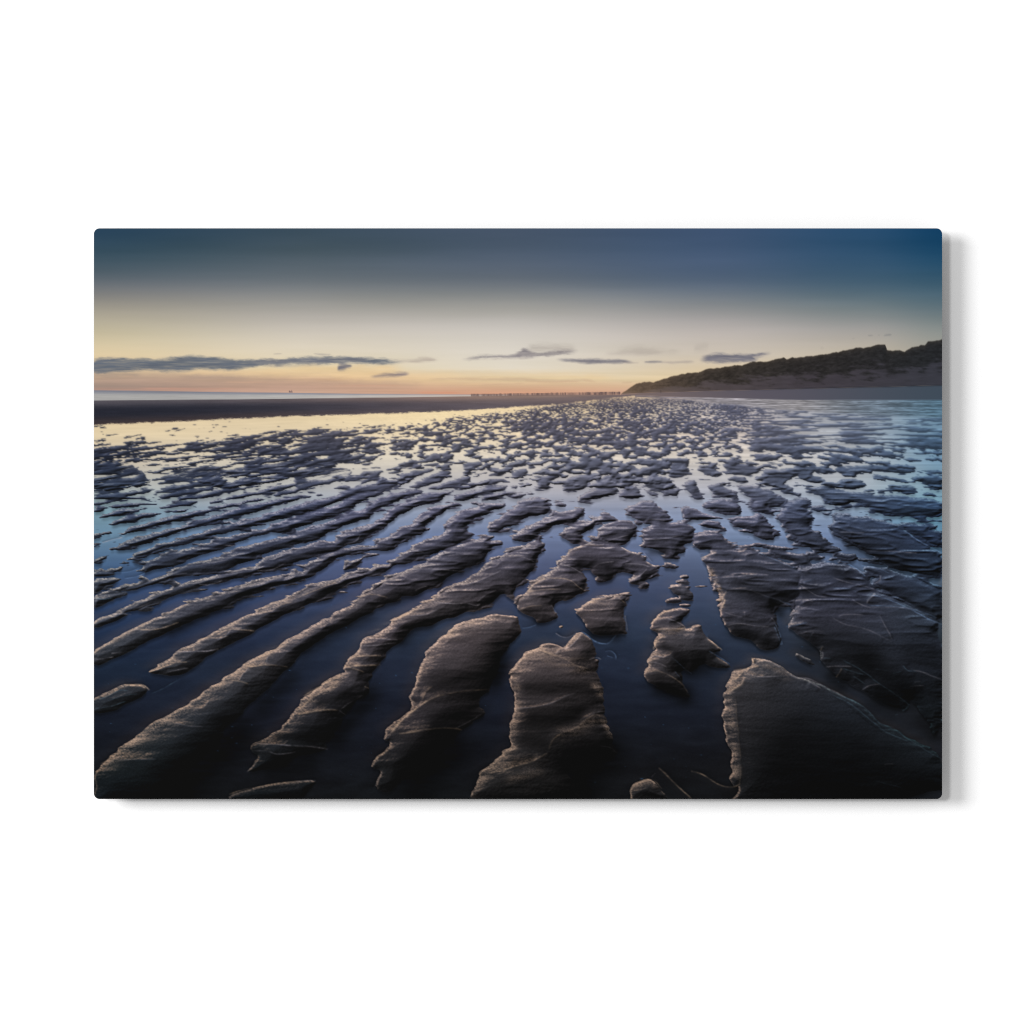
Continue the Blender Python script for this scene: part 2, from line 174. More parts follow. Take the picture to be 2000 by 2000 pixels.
# creases and crests inside the ridges: width, strength, tint, path (hollow lies left of the path)
CREASES = [
 (1.6,.55,'w','B 0,1140 150,1110 280,1085 400,1100'), (1.4,.3,'n','B 400,1100 520,1010 640,940'), (1.2,.3,'n','B 400,1100 470,1145'),
 (1.6,.45,'w','B 1060,980 1150,1065 1240,1000 1360,950 1550,915 1800,900'), (1.3,.35,'w','B 1180,1000 1220,920 1280,870'),
 (1.8,.65,'w','B 890,1320 960,1220 1060,1130 1150,1065'), (1.6,.55,'w','B 960,1320 1150,1290 1330,1262 1500,1268 1560,1285'), (1.3,.35,'n','B 1500,1265 1620,1210 1770,1110'),
 (1.5,.6,'w','B 740,1560 800,1510 870,1470'), (1.2,.35,'n','B 720,1830 760,1770 820,1640'),
 (1.3,.5,'n','B 640,412 800,425 950,432'), (1.3,.4,'n','B 600,490 750,488 940,455'), (1.5,.5,'w','B 510,595 650,585 800,580'), (1.6,.6,'w','B 440,685 620,675 800,665'), (1.3,.45,'w','B 430,685 560,705 640,740'),
 (1.4,.6,'w','B 60,965 170,900 300,820 440,765'), (1.3,.45,'w','B 0,1110 130,990 300,890 430,800'), (1.2,.4,'w','B 640,870 680,890'),
 (1.5,.6,'n','A 1540,1410 1700,1420 1932,1435 B 150,1440 300,1465'), (1.2,.45,'n','A 1500,1480 1650,1480 1750,1520 1932,1490'), (1.2,.4,'n','A 1460,1680 1530,1610 1590,1540'),
 (1.4,.5,'w','A 1290,1890 1400,1850 1600,1815 1932,1770'), (1.2,.45,'n','B 0,1770 100,1760 180,1762'),
 (1.3,.5,'w','A 1420,665 1500,690 1640,665 1760,672 1850,690'), (1.1,.4,'n','A 1480,690 1420,760 1390,820'), (1.3,.45,'w','A 1280,820 1400,825 1480,850'), (1.1,.4,'n','A 1640,650 1660,570 1830,470 1900,420'),
 (1.1,.35,'n','A 960,1080 1050,1075 1110,1000'), (1.1,.3,'n','A 780,1215 900,1250 1050,1250'), (1.4,.3,'n','A 230,1570 450,1560 600,1555'), (1.2,.5,'w','A 70,1610 180,1545 300,1460'), (1.2,.35,'n','A 100,1690 180,1570 300,1520'),
 (1.3,.5,'w','A 440,335 560,340 700,310 820,265'), (1.2,.4,'n','A 20,620 120,610 210,590'), (1.1,.35,'n','A 180,560 300,550'), (1.1,.4,'n','A 330,360 420,335'),
 (1.3,.5,'w','A 1150,400 1280,330 1380,335 1530,348'), (1.2,.45,'n','A 1180,430 1260,400 1300,340'), (1.3,.5,'n','A 800,545 950,545 1100,540 1200,515'), (1.2,.5,'w','A 530,740 650,700 780,650 900,640'), (1.1,.35,'n','A 670,750 800,715 910,700'), (1.3,.4,'w','A 1560,185 1700,160 1800,90 1932,70'), (1.1,.35,'w','A 980,440 1100,405 1180,420 1290,390'),
 (1.2,.4,'n','A 380,150 480,110 560,85'), (1.2,.45,'n','A 180,190 280,185 370,190'), (1.4,.7,'w','A 300,853 380,860 440,850 510,870 545,910'), (1.1,.4,'c','A 60,1000 160,960 260,900 340,910'), (1.0,.35,'c','A 150,1010 300,960 430,940'), (1.0,.4,'c','A 30,1080 200,1060 330,1010'), (1.0,.35,'c','A 560,940 700,880 830,800'),
 # centre block
 (1.5,.45,'w','C 330,510 430,560 560,590 700,680 820,700'), (1.4,.4,'n','C 110,1080 300,1070 480,1030 600,960 700,930'), (1.5,.45,'w','C 440,1470 500,1330 700,1270 800,1180 880,1130 940,1150'), (1.5,.5,'w','C 0,1660 150,1620 300,1580 430,1500'), (1.3,.4,'w','C 0,1520 100,1470 160,1440'), (1.1,.4,'n','C 500,570 530,530 640,500 700,440 760,370'), (1.2,.6,'n','C 510,370 560,405 630,412 700,370'), (1.4,.55,'b','C 750,352 810,385 870,445 950,470 1020,465 1080,385'), (1.1,.45,'b','C 970,540 1030,530 1080,580 1080,620'), (1.0,.35,'b','C 990,580 1050,600'), (1.3,.5,'w','C 540,320 575,300'), (1.2,.45,'n','C 820,620 890,590 940,615'), (1.1,.35,'b','C 190,320 260,315 330,290'), (1.2,.35,'n','C 740,1190 860,1120 960,1100'), (1.0,.3,'n','C 930,1430 1040,1450 1090,1505'),
 (1.2,.45,'w','C 160,150 260,115 380,105'), (1.2,.4,'n','C 470,100 500,160 530,200'), (1.1,.35,'w','C 1160,200 1190,350'), (1.2,.45,'w','C 1040,20 1120,40 1170,90'),
 (1.4,.5,'w','C 1400,335 1560,330 1700,325 1800,310 1880,290'), (1.2,.45,'w','C 1400,290 1500,180 1640,135'), (1.1,.4,'n','C 1560,230 1650,260 1720,300'), (1.8,.6,'w','C 1425,530 1460,440 1540,390'), (1.2,.5,'n','C 1390,600 1450,580 1520,600 1590,570 1620,530'), (1.3,.5,'w','C 1350,745 1450,725 1540,745 1640,800 1720,860 1760,940'), (1.1,.4,'b','C 1600,590 1700,680 1800,755'), (1.0,.4,'b','C 1640,730 1690,800'), (1.2,.45,'n','C 1370,640 1480,650 1560,690'), (1.2,.45,'b','D 20,540 120,590 220,660'), (1.4,.5,'w','D 0,405 60,460 150,530'),
 (1.5,.55,'w','C 1480,1640 1600,1740 1700,1840 1800,1940'), (1.3,.6,'w','C 1780,1670 1860,1690 1932,1720 D 100,1790 200,1820 280,1815 325,1780'), (1.2,.4,'w','C 1240,1810 1380,1750 1450,1760 1520,1840'), (1.0,.3,'n','C 1410,1740 1450,1690'),
 # bottom right slab
 (2.2,.45,'w','D 180,930 260,900 340,840 360,780'), (1.2,.25,'w','D 270,980 280,1150 300,1350 320,1550 330,1700 310,1800'), (1.3,.45,'w','D 200,825 280,800 350,720'), (1.4,.5,'w','D 250,715 350,705 440,690 490,680'), (1.1,.4,'n','D 360,740 480,780 600,780 700,770'), (1.6,.6,'w','D 430,595 440,650'), (1.3,.4,'n','D 520,600 680,680 780,760 860,790 950,800'), (1.4,.6,'n','D 850,785 960,790 1060,850 1200,910 1320,975'), (1.3,.5,'n','D 960,820 1080,890'), (1.4,.45,'c','D 1150,930 1300,1000 1420,1080 1560,1200 1690,1310 1932,1400'), (1.3,.42,'c','D 1280,960 1440,1030 1540,1110 1620,1220 1760,1260'), (1.2,.35,'k','D 1180,950 1330,1050 1450,1150 1580,1260 1700,1330'), (1.2,.4,'c','D 1760,1265 1900,1370 2080,1480 2230,1560'), (1.0,.3,'c','D 1580,1750 1700,1790 1850,1830'), (1.0,.3,'n','D 1670,1610 1700,1600 1760,1600'),
 # right hand mass
 (1.3,.45,'b','D 740,305 830,300 950,265'), (1.2,.4,'n','D 880,375 990,350 1110,355'), (1.1,.35,'n','D 990,395 1010,365'), (1.2,.35,'n','D 780,230 860,150 960,115'), (1.2,.4,'n','D 810,70 900,50 1010,70'), (1.2,.4,'n','D 780,190 900,180'), (1.3,.6,'w','D 1075,535 1095,500 1105,490'), (1.3,.6,'n','D 1080,610 1100,590 1095,540'), (1.1,.35,'c','D 1100,600 1180,610'), (1.3,.55,'n','D 1120,690 1200,680 1300,682 1370,685'), (1.3,.5,'w','D 1215,790 1250,740 1275,700'), (1.1,.4,'c','D 1280,700 1400,740 1490,760'), (1.2,.5,'c','D 1290,625 1400,680 1520,760 1650,860 1800,960 1932,1060'), (1.2,.55,'n','D 1470,905 1530,860 1640,848'), (1.1,.35,'c','D 1380,770 1500,850'), (1.3,.5,'c','D 1820,1000 1890,1020 1910,1060 1840,1110'), (1.2,.4,'c','D 1770,1145 1800,1135'), (1.1,.3,'n','D 1240,210 1300,190 1480,200'), (1.4,.28,'n','D 1190,230 1300,290 1440,310 1560,350 1750,450'), (1.3,.33,'b','D 1530,110 1700,110 1932,140 2200,230'), (1.3,.4,'n','D 1510,90 1530,40 1600,0'), (1.2,.35,'n','D 1370,50 1450,100 1550,130'), (1.3,.3,'n','D 1630,200 1720,350 1750,430'), (1.2,.4,'b','D 1520,0 1700,40 1932,150 2100,240 2230,290'), (1.2,.4,'c','J 1440,900 1500,980 1600,970'), (1.3,.38,'n','J 1560,960 1680,980 1800,1040 1932,1080'), (1.1,.35,'n','J 1520,1165 1620,1155 1700,1155'), (1.1,.35,'n','J 1580,1110 1660,1100'), (1.0,.28,'c','J 1080,940 1260,965'), (1.0,.25,'c','J 1310,1000 1420,975'),
 (1.2,.38,'n','H 0,1090 150,1070 300,1075'), (1.3,.4,'n','H 560,1000 640,1050 730,980'), (1.2,.4,'b','H 620,1140 720,1120'), (1.1,.35,'n','H 600,1170 680,1230 760,1280 860,1285'), (1.1,.35,'b','H 900,1200 1050,1200 1120,1230'), (1.2,.35,'n','H 900,1100 1050,1150 1200,1180 1300,1210'), (1.4,.35,'b','H 250,1270 380,1310 520,1360'), (1.2,.3,'n','H 70,1480 70,1420'), (1.3,.5,'n','H 1290,1160 1350,1130 1350,1080'), (1.2,.4,'n','H 1220,1330 1300,1240'), (1.2,.4,'b','H 1040,970 1130,1020 1210,1090'), (1.1,.4,'b','H 1170,990 1300,1000 1440,1060'), (1.2,.35,'n','H 1230,1380 1500,1380 1660,1400'), (1.1,.35,'b','H 820,960 830,940'), (1.3,.4,'n','H 380,1540 320,1480'), (1.2,.45,'b','H 350,1560 420,1740'), (1.3,.4,'w','H 0,860 60,850 90,820'), (1.3,.4,'b','H 180,840 230,880 400,950 560,1020'), (1.1,.35,'n','H 1210,850 1400,850 1700,870'), (1.1,.3,'n','H 950,670 1200,680'), (1.2,.4,'b','H 1560,640 1700,750 1800,800 1930,870'),
 (1.6,.45,'w','I 280,1330 310,1400 330,1450'), (1.8,.45,'w','I 350,1500 400,1560 450,1600'), (1.8,.5,'w','I 400,1760 450,1740 500,1640'), (1.6,.5,'w','I 430,1900 470,1800 480,1740'), (1.4,.45,'w','I 180,1225 290,1180 380,1150'), (1.1,.35,'n','I 460,1470 700,1450 900,1420'), (1.2,.3,'n','I 520,1620 760,1600 950,1680 1150,1740 1300,1830'), (1.1,.4,'b','D 640,260 690,370 720,480'), (1.2,.35,'n','D 200,300 300,270 450,300 590,310'), (1.1,.35,'n','D 180,180 300,210 350,220'),
 # middle distance, centre
 (1.0,.45,'w','G 600,880 760,790 960,800'), (1.1,.4,'n','G 860,1010 930,960 1060,950'), (1.1,.4,'n','G 1160,970 1300,970 1400,1000'), (1.1,.4,'n','G 560,990 640,990 760,1060'), (1.1,.45,'w','G 430,1105 640,1110 740,1200 800,1230'), (1.2,.45,'w','G 240,1230 340,1130 420,1110'), (1.1,.4,'n','G 1220,1120 1300,1090 1370,1020'), (1.1,.4,'n','G 1340,870 1420,960'), (1.0,.4,'n','G 1290,1180 1360,1150'), (1.1,.35,'w','G 230,1240 400,1210 560,1210'),
 (.9,.35,'n','G 20,890 80,840 160,840'), (.9,.35,'n','G 0,920 200,900 320,960'), (.9,.35,'n','G 190,820 300,830 400,790'), (.9,.35,'n','G 180,690 330,690'), (.9,.35,'n','G 640,660 780,650'), (.9,.35,'n','G 600,690 720,690'), (.9,.4,'n','G 980,770 1040,740 1200,700'), (.9,.4,'n','G 930,670 1050,640 1240,640'), (.9,.4,'n','G 1330,740 1500,740 1700,700'), (.9,.35,'n','G 1220,480 1400,470 1560,500'), (.9,.35,'n','G 1340,570 1400,550 1560,560'), (.9,.35,'n','G 480,520 600,500 720,540'), (.9,.35,'n','G 140,440 300,430 440,440'), (.9,.35,'n','G 780,310 880,290 1040,300'), (.9,.35,'n','G 1110,330 1250,320'),
 (.9,.35,'n','F 690,590 800,585 880,600'), (1.0,.4,'n','F 400,690 560,660 700,650'), (1.0,.4,'n','F 440,790 560,760 600,700'), (1.0,.4,'n','F 750,780 860,720 960,660'), (1.0,.4,'n','F 1100,600 1200,560 1250,530'), (1.0,.35,'n','F 1040,640 1200,650'), (1.0,.35,'n','F 1400,600 1480,570'), (1.0,.35,'n','F 1400,640 1600,650'), (1.1,.4,'n','F 1030,860 1100,850 1200,860'), (1.1,.35,'n','F 1380,900 1550,880 1750,890'), (1.2,.4,'n','F 1050,1020 1300,1020 1550,1040'), (1.1,.3,'n','F 1110,1230 1160,1200 1230,1180'), (1.0,.3,'n','F 800,1130 930,1130'), (1.2,.35,'w','F 580,1290 700,1250 860,1290'), (1.1,.4,'n','F 400,1140 500,1060 640,1080'), (1.1,.35,'w','F 0,1290 150,1230 380,1140'), (1.2,.4,'n','F 1270,1330 1450,1350 1600,1340 1700,1370 1730,1350'), (1.1,.4,'n','F 1080,1460 1230,1450 1340,1390'), (1.1,.4,'w','F 890,1510 1030,1450 1160,1380'), (1.1,.35,'n','F 1600,1170 1750,1120 1932,1030'), (1.1,.35,'n','F 1700,1330 1800,1250 1880,1220'),
 (1.0,.35,'n','E 1130,770 1250,800 1340,800'), (1.0,.35,'n','E 980,990 1150,960 1290,930'), (1.0,.35,'n','E 560,1130 700,1090 900,1060'), (1.1,.4,'n','E 1000,1165 1100,1175 1230,1130'), (1.0,.4,'n','E 1240,1075 1400,1020 1520,1030'), (1.0,.35,'n','E 1550,1040 1700,1030 1830,960'), (1.0,.4,'n','E 1330,1210 1400,1190 1560,1170 1750,1100'), (1.0,.35,'n','E 1070,1330 1180,1310'), (1.0,.4,'c','E 30,1290 100,1310 200,1290'), (1.0,.35,'n','E 1380,610 1480,560 1600,560'), (1.0,.5,'b','E 240,1055 350,1045 440,1015'), (1.0,.4,'b','E 300,1110 400,1100 500,1060'), (1.0,.6,'n','E 90,775 180,745 290,720'),
]
FORMS = [
 (44,-.8,'A 1500,1230 1180,1480 930,1730 750,1960'), (20,-.5,'A 1932,740 1760,900 1560,1100'), (22,-.62,'B 720,880 610,1070 440,1240 320,1440'), (11,-.45,'B 180,1040 350,1000 520,900'), (24,-.5,'B 0,1270 180,1330 350,1340'), (22,-.6,'A 1620,1640 1932,1620 B 200,1570'), (10,-.5,'A 1700,1360 1932,1340 B 150,1380'),
 (26,-.55,'B 1920,640 1800,800 1500,850 1230,860'), (16,-.6,'B 1750,1080 1520,1170 1250,1230'), (44,-.82,'B 1560,1380 1240,1580 1020,1800'), (16,-.6,'B 1900,480 1932,640 1840,880'),
 (14,-.5,'C 200,890 500,890 900,900'), (20,-.68,'C 200,1190 500,1190 780,1100'), (18,-.5,'C 160,1350 350,1410 440,1470'), (40,-.82,'C 620,1620 820,1560 1080,1540'), (14,-.5,'C 1000,1380 1090,1500'), (9,-.5,'C 80,1590 300,1545'), (34,-.8,'C 680,1720 760,1940'), (12,-.5,'C 640,610 750,640 860,600'),
 (13,-.62,'C 840,360 1000,385 1130,390'), (8,-.4,'C 1500,470 1660,560'), (22,-.7,'C 1650,640 1800,700 1900,640 D 80,650'), (17,-.82,'C 1430,850 1650,930 1790,990'), (10,-.5,'C 300,240 420,250'), (13,-.6,'D 230,340 420,400 620,480'), (10,-.5,'D 600,60 720,210'),
 (30,-.55,'D 930,460 1150,490 1380,530 1600,640'), (15,-.6,'D 1130,760 1330,860'), (22,-.6,'D 1560,930 1820,1050'), (26,-.4,'D 1850,520 2180,620'), (26,-.55,'D 1450,600 1750,800 2050,1000'), (72,-.45,'D 700,1260 1300,1420 1750,1720'), (60,-.5,'D 480,1500 900,1720 1500,1860'), (40,-.3,'D 1780,1680 2180,1780'), (20,-.5,'D 2000,1150 2200,1350'),
 (12,-.45,'G 700,960 860,980 1030,1010'), (10,-.45,'G 900,1100 1040,1110'), (8,-.4,'G 1380,860 1560,870'), (12,-.5,'F 1900,1240 1780,1330'), (11,-.5,'F 1750,950 1550,1060 1330,1160'), (11,-.5,'F 1180,1230 980,1300 800,1370'), (10,-.5,'F 400,1190 200,1280'), (10,-.5,'E 1500,1230 1300,1350 1000,1490 700,1640'), (10,-.5,'B 1300,280 1100,330 960,470'), (14,-.5,'F 0,1840 250,1680 500,1530 750,1400'),
 (14,-.4,'H 0,1200 200,1260 480,1290'), (12,-.4,'H 900,1010 1080,1100'), (14,-.4,'H 1000,780 1300,900 1600,1020'), (12,-.35,'H 600,1240 800,1200'),
 (5.5,.55,'A 90,1610 190,1555 440,1360 640,1222 880,1075 1100,912 1240,835 1435,680 1700,535 1932,400'), (11,.20,'A 120,1650 470,1400 900,1110 1300,840'), (5,.5,'B 1085,910 1150,800 1180,680 1230,560'), (13,.24,'B 1240,600 1350,450 1550,320 1850,230'), (5,.4,'B 1350,430 1530,285 1640,255 1850,200'),
 (14,.26,'C 130,690 350,560 600,630 830,720'), (7,.32,'C 110,760 150,900 130,1080 100,1300 110,1440'), (7,.28,'C 860,840 950,960'), (10,.24,'C 520,1320 720,1280 900,1170'), (5,.4,'C 70,750 220,565 430,480'), (6,.3,'C 940,1150 1040,1340'), (6,.3,'B 1660,1900 1780,1680 C 0,1520 130,1460'), (10,.2,'C 60,1760 200,1700 400,1640'),
 (8,.36,'D 200,960 225,1150 240,1350 270,1550 290,1740'), (6,.4,'D 215,860 300,760'), (9,.22,'D 450,620 620,680 780,770'), (6,.5,'B 80,960 250,855 440,765'), (4.5,.45,'B 20,1100 180,985 400,835'), (4,.4,'B 440,670 600,520'), (4,.45,'B 640,410 900,255 1170,105 1320,15'), (7,.5,'C 1260,1810 1380,1762 1470,1800'), (5,.4,'I 310,1350 420,1600 450,1880'), (5,.4,'C 1430,480 1500,410'), (5,.4,'C 1360,740 1400,600'), (5,.4,'C 1430,260 1560,150'), (9,.22,'C 1480,350 1800,340'), (5,.4,'C 700,165 850,60 920,45'), (9,.2,'C 780,140 920,90 1080,120'), (4,.4,'C 560,500 650,440 740,355'), (4,.35,'B 890,1310 1110,1085'), (6,.25,'D 790,260 850,140'), (4,.35,'A 0,545 180,455 500,270 900,85'), (4,.35,'A 800,548 1150,360 1600,130 1932,15'), (3.5,.35,'A 600,690 800,600'), (4,.3,'G 560,930 760,790'), (3.5,.3,'G 240,1220 420,1060'), (3,.3,'G 160,1310 300,1200'),
]
WATER = ([183, 450, 800, 1150, 1450, 1650, 1840],
 [776, 800, 850, 900, 950, 1000, 1050, 1100, 1150, 1200, 1250, 1300, 1400, 1500, 1562],
 [[(226,200,150),(228,202,156),(228,200,150),(222,194,150),(160,156,166),(145,152,162),(116,140,160)],
  [(226,200,150),(228,205,160),(232,208,160),(222,198,160),(190,180,176),(160,164,170),(114,146,166)],
  [(230,209,166),(230,209,168),(230,209,172),(218,198,170),(206,192,180),(172,176,180),(118,150,172)],
  [(196,182,160),(206,195,174),(210,200,182),(206,195,182),(204,196,186),(184,184,184),(112,144,166)],
  [(172,176,172),(178,178,172),(180,178,180),(180,176,180),(178,178,184),(168,176,184),(130,162,178)],
  [(110,140,152),(132,146,162),(138,148,168),(134,142,164),(134,146,170),(132,150,172),(104,148,168)],
  [(90,120,142),(88,110,142),(100,114,146),(98,110,140),(102,118,146),(96,114,146),(78,114,140)],
  [(56,84,116),(60,78,114),(70,80,114),(70,80,110),(72,86,114),(72,90,120),(62,92,120)],
  [(40,62,98),(44,60,94),(54,62,92),(52,62,90),(56,68,94),(60,72,90),(50,66,84)],
  [(28,46,76),(34,46,74),(40,50,72),(40,50,72),(42,54,76),(46,54,66),(40,50,62)],
  [(22,36,60),(26,36,58),(30,40,58),(30,40,58),(34,44,62),(38,44,54),(34,42,50)],
  [(17,29,47),(22,31,48),(24,31,47),(24,31,47),(28,37,53),(32,37,46),(30,34,42)],
  [(15,21,34),(19,23,36),(17,21,33),(17,21,32),(19,23,34),(27,31,40),(28,31,37)],
  [(13,16,22),(14,16,22),(14,16,22),(15,16,20),(17,18,22),(20,22,26),(24,26,32)],
  [(11,13,16),(12,13,15),(12,14,16),(12,13,15),(15,16,18),(19,20,23),(22,25,30)]])
BODY = ([183, 450, 800, 1150, 1450, 1650, 1840],
 [776, 800, 850, 900, 950, 1000, 1050, 1100, 1150, 1200, 1250, 1300, 1400, 1500, 1562],
 [[(70,70,78),(84,80,88),(96,88,92),(98,92,98),(96,98,112),(110,116,128),(84,104,120)],
  [(70,70,78),(84,80,88),(96,88,92),(98,92,98),(98,98,112),(110,118,132),(84,106,124)],
  [(48,52,64),(66,66,76),(92,88,94),(102,98,106),(100,100,112),(94,102,118),(72,94,112)],
  [(42,48,62),(56,60,74),(88,88,98),(102,102,112),(96,98,110),(78,88,104),(68,88,108)],
  [(48,56,68),(56,62,76),(82,82,94),(98,96,104),(90,92,102),(70,80,94),(56,74,92)],
  [(56,64,79),(58,64,81),(82,80,93),(96,92,101),(84,84,97),(66,76,93),(52,70,91)],
  [(56,64,77),(62,66,79),(82,80,91),(94,88,95),(80,80,91),(62,68,81),(48,60,79)],
  [(58,66,77),(64,66,77),(84,80,87),(92,84,89),(76,76,85),(62,66,77),(48,60,75)],
  [(66,70,77),(68,68,75),(82,76,81),(90,82,85),(74,74,81),(64,66,77),(50,60,73)],
  [(70,72,77),(72,70,75),(80,74,77),(86,78,81),(72,70,77),(68,68,77),(56,64,73)],
  [(64,66,69),(72,70,73),(78,70,73),(82,74,75),(72,70,73),(62,64,71),(54,60,69)],
  [(56,58,61),(68,66,67),(72,66,69),(76,68,69),(68,66,67),(54,56,61),(44,48,55)],
  [(42,46,49),(48,50,53),(52,48,51),(54,50,51),(52,50,51),(42,46,51),(34,40,43)],
  [(22,28,29),(28,32,33),(36,36,37),(46,44,45),(36,36,37),(32,34,37),(30,34,37)],
  [(15,20,23),(20,23,25),(26,26,27),(44,42,41),(30,30,31),(28,30,31),(28,32,35)]])
RIM = ([183, 600, 1100, 1450, 1650, 1840],
 [776, 900, 1000, 1100, 1200, 1300, 1400, 1500, 1562],
 [[(120,117,120),(120,117,120),(140,133,147),(140,135,152),(140,152,165),(120,152,175)],
  [(100,105,120),(128,129,136),(140,139,144),(140,139,146),(130,141,156),(110,141,165)],
  [(134,141,146),(162,158,172),(188,178,180),(168,162,174),(140,149,166),(110,141,160)],
  [(140,141,140),(168,158,156),(190,174,167),(184,166,163),(136,145,166),(96,125,150)],
  [(170,156,147),(196,170,156),(214,182,163),(206,174,158),(128,133,146),(80,105,126)],
  [(164,141,125),(192,162,143),(204,170,150),(200,168,147),(96,107,114),(60,85,98)],
  [(150,127,110),(172,143,123),(158,131,114),(184,154,134),(62,79,84),(50,73,80)],
  [(130,107,90),(124,105,92),(142,119,101),(146,121,106),(48,59,60),(38,53,56)],
  [(60,55,53),(80,71,66),(130,111,95),(110,93,81),(40,46,48),(34,44,48)]])
SKY = ([183, 600, 1000, 1400, 1700, 1840],
 [446, 500, 550, 575, 600, 625, 650, 690, 720, 740, 755, 766, 775],
 [[(36,62,84),(54,72,86),(66,80,98),(60,80,108),(36,72,104),(12,58,92)],
  [(52,74,86),(70,84,92),(74,88,104),(66,86,112),(48,80,108),(30,72,102)],
  [(88,97,104),(98,106,112),(98,106,116),(78,94,114),(66,92,112),(58,88,108)],
  [(124,122,120),(132,133,131),(130,133,133),(108,118,127),(86,106,118),(76,102,116)],
  [(152,146,130),(155,152,142),(156,153,144),(132,134,132),(112,124,126),(94,112,120)],
  [(176,167,146),(184,177,169),(186,181,174),(166,161,158),(140,143,142),(118,128,128)],
  [(194,183,152),(206,197,181),(208,201,190),(190,181,172),(164,159,152),(140,145,138)],
  [(220,199,156),(222,209,183),(224,215,200),(208,196,180),(190,179,158),(165,160,148)],
  [(214,186,147),(228,209,168),(231,220,200),(220,199,166),(200,184,153),(180,170,150)],
  [(184,156,133),(220,181,146),(230,209,172),(228,203,160),(210,185,153),(190,175,150)],
  [(164,140,125),(206,165,140),(220,179,144),(220,185,148),(210,180,148),(190,170,150)],
  [(196,148,128),(194,158,136),(218,160,128),(200,165,138),(200,165,135),(190,165,145)],
  [(196,148,128),(194,158,136),(222,150,120),(196,162,135),(200,165,135),(190,165,145)]])
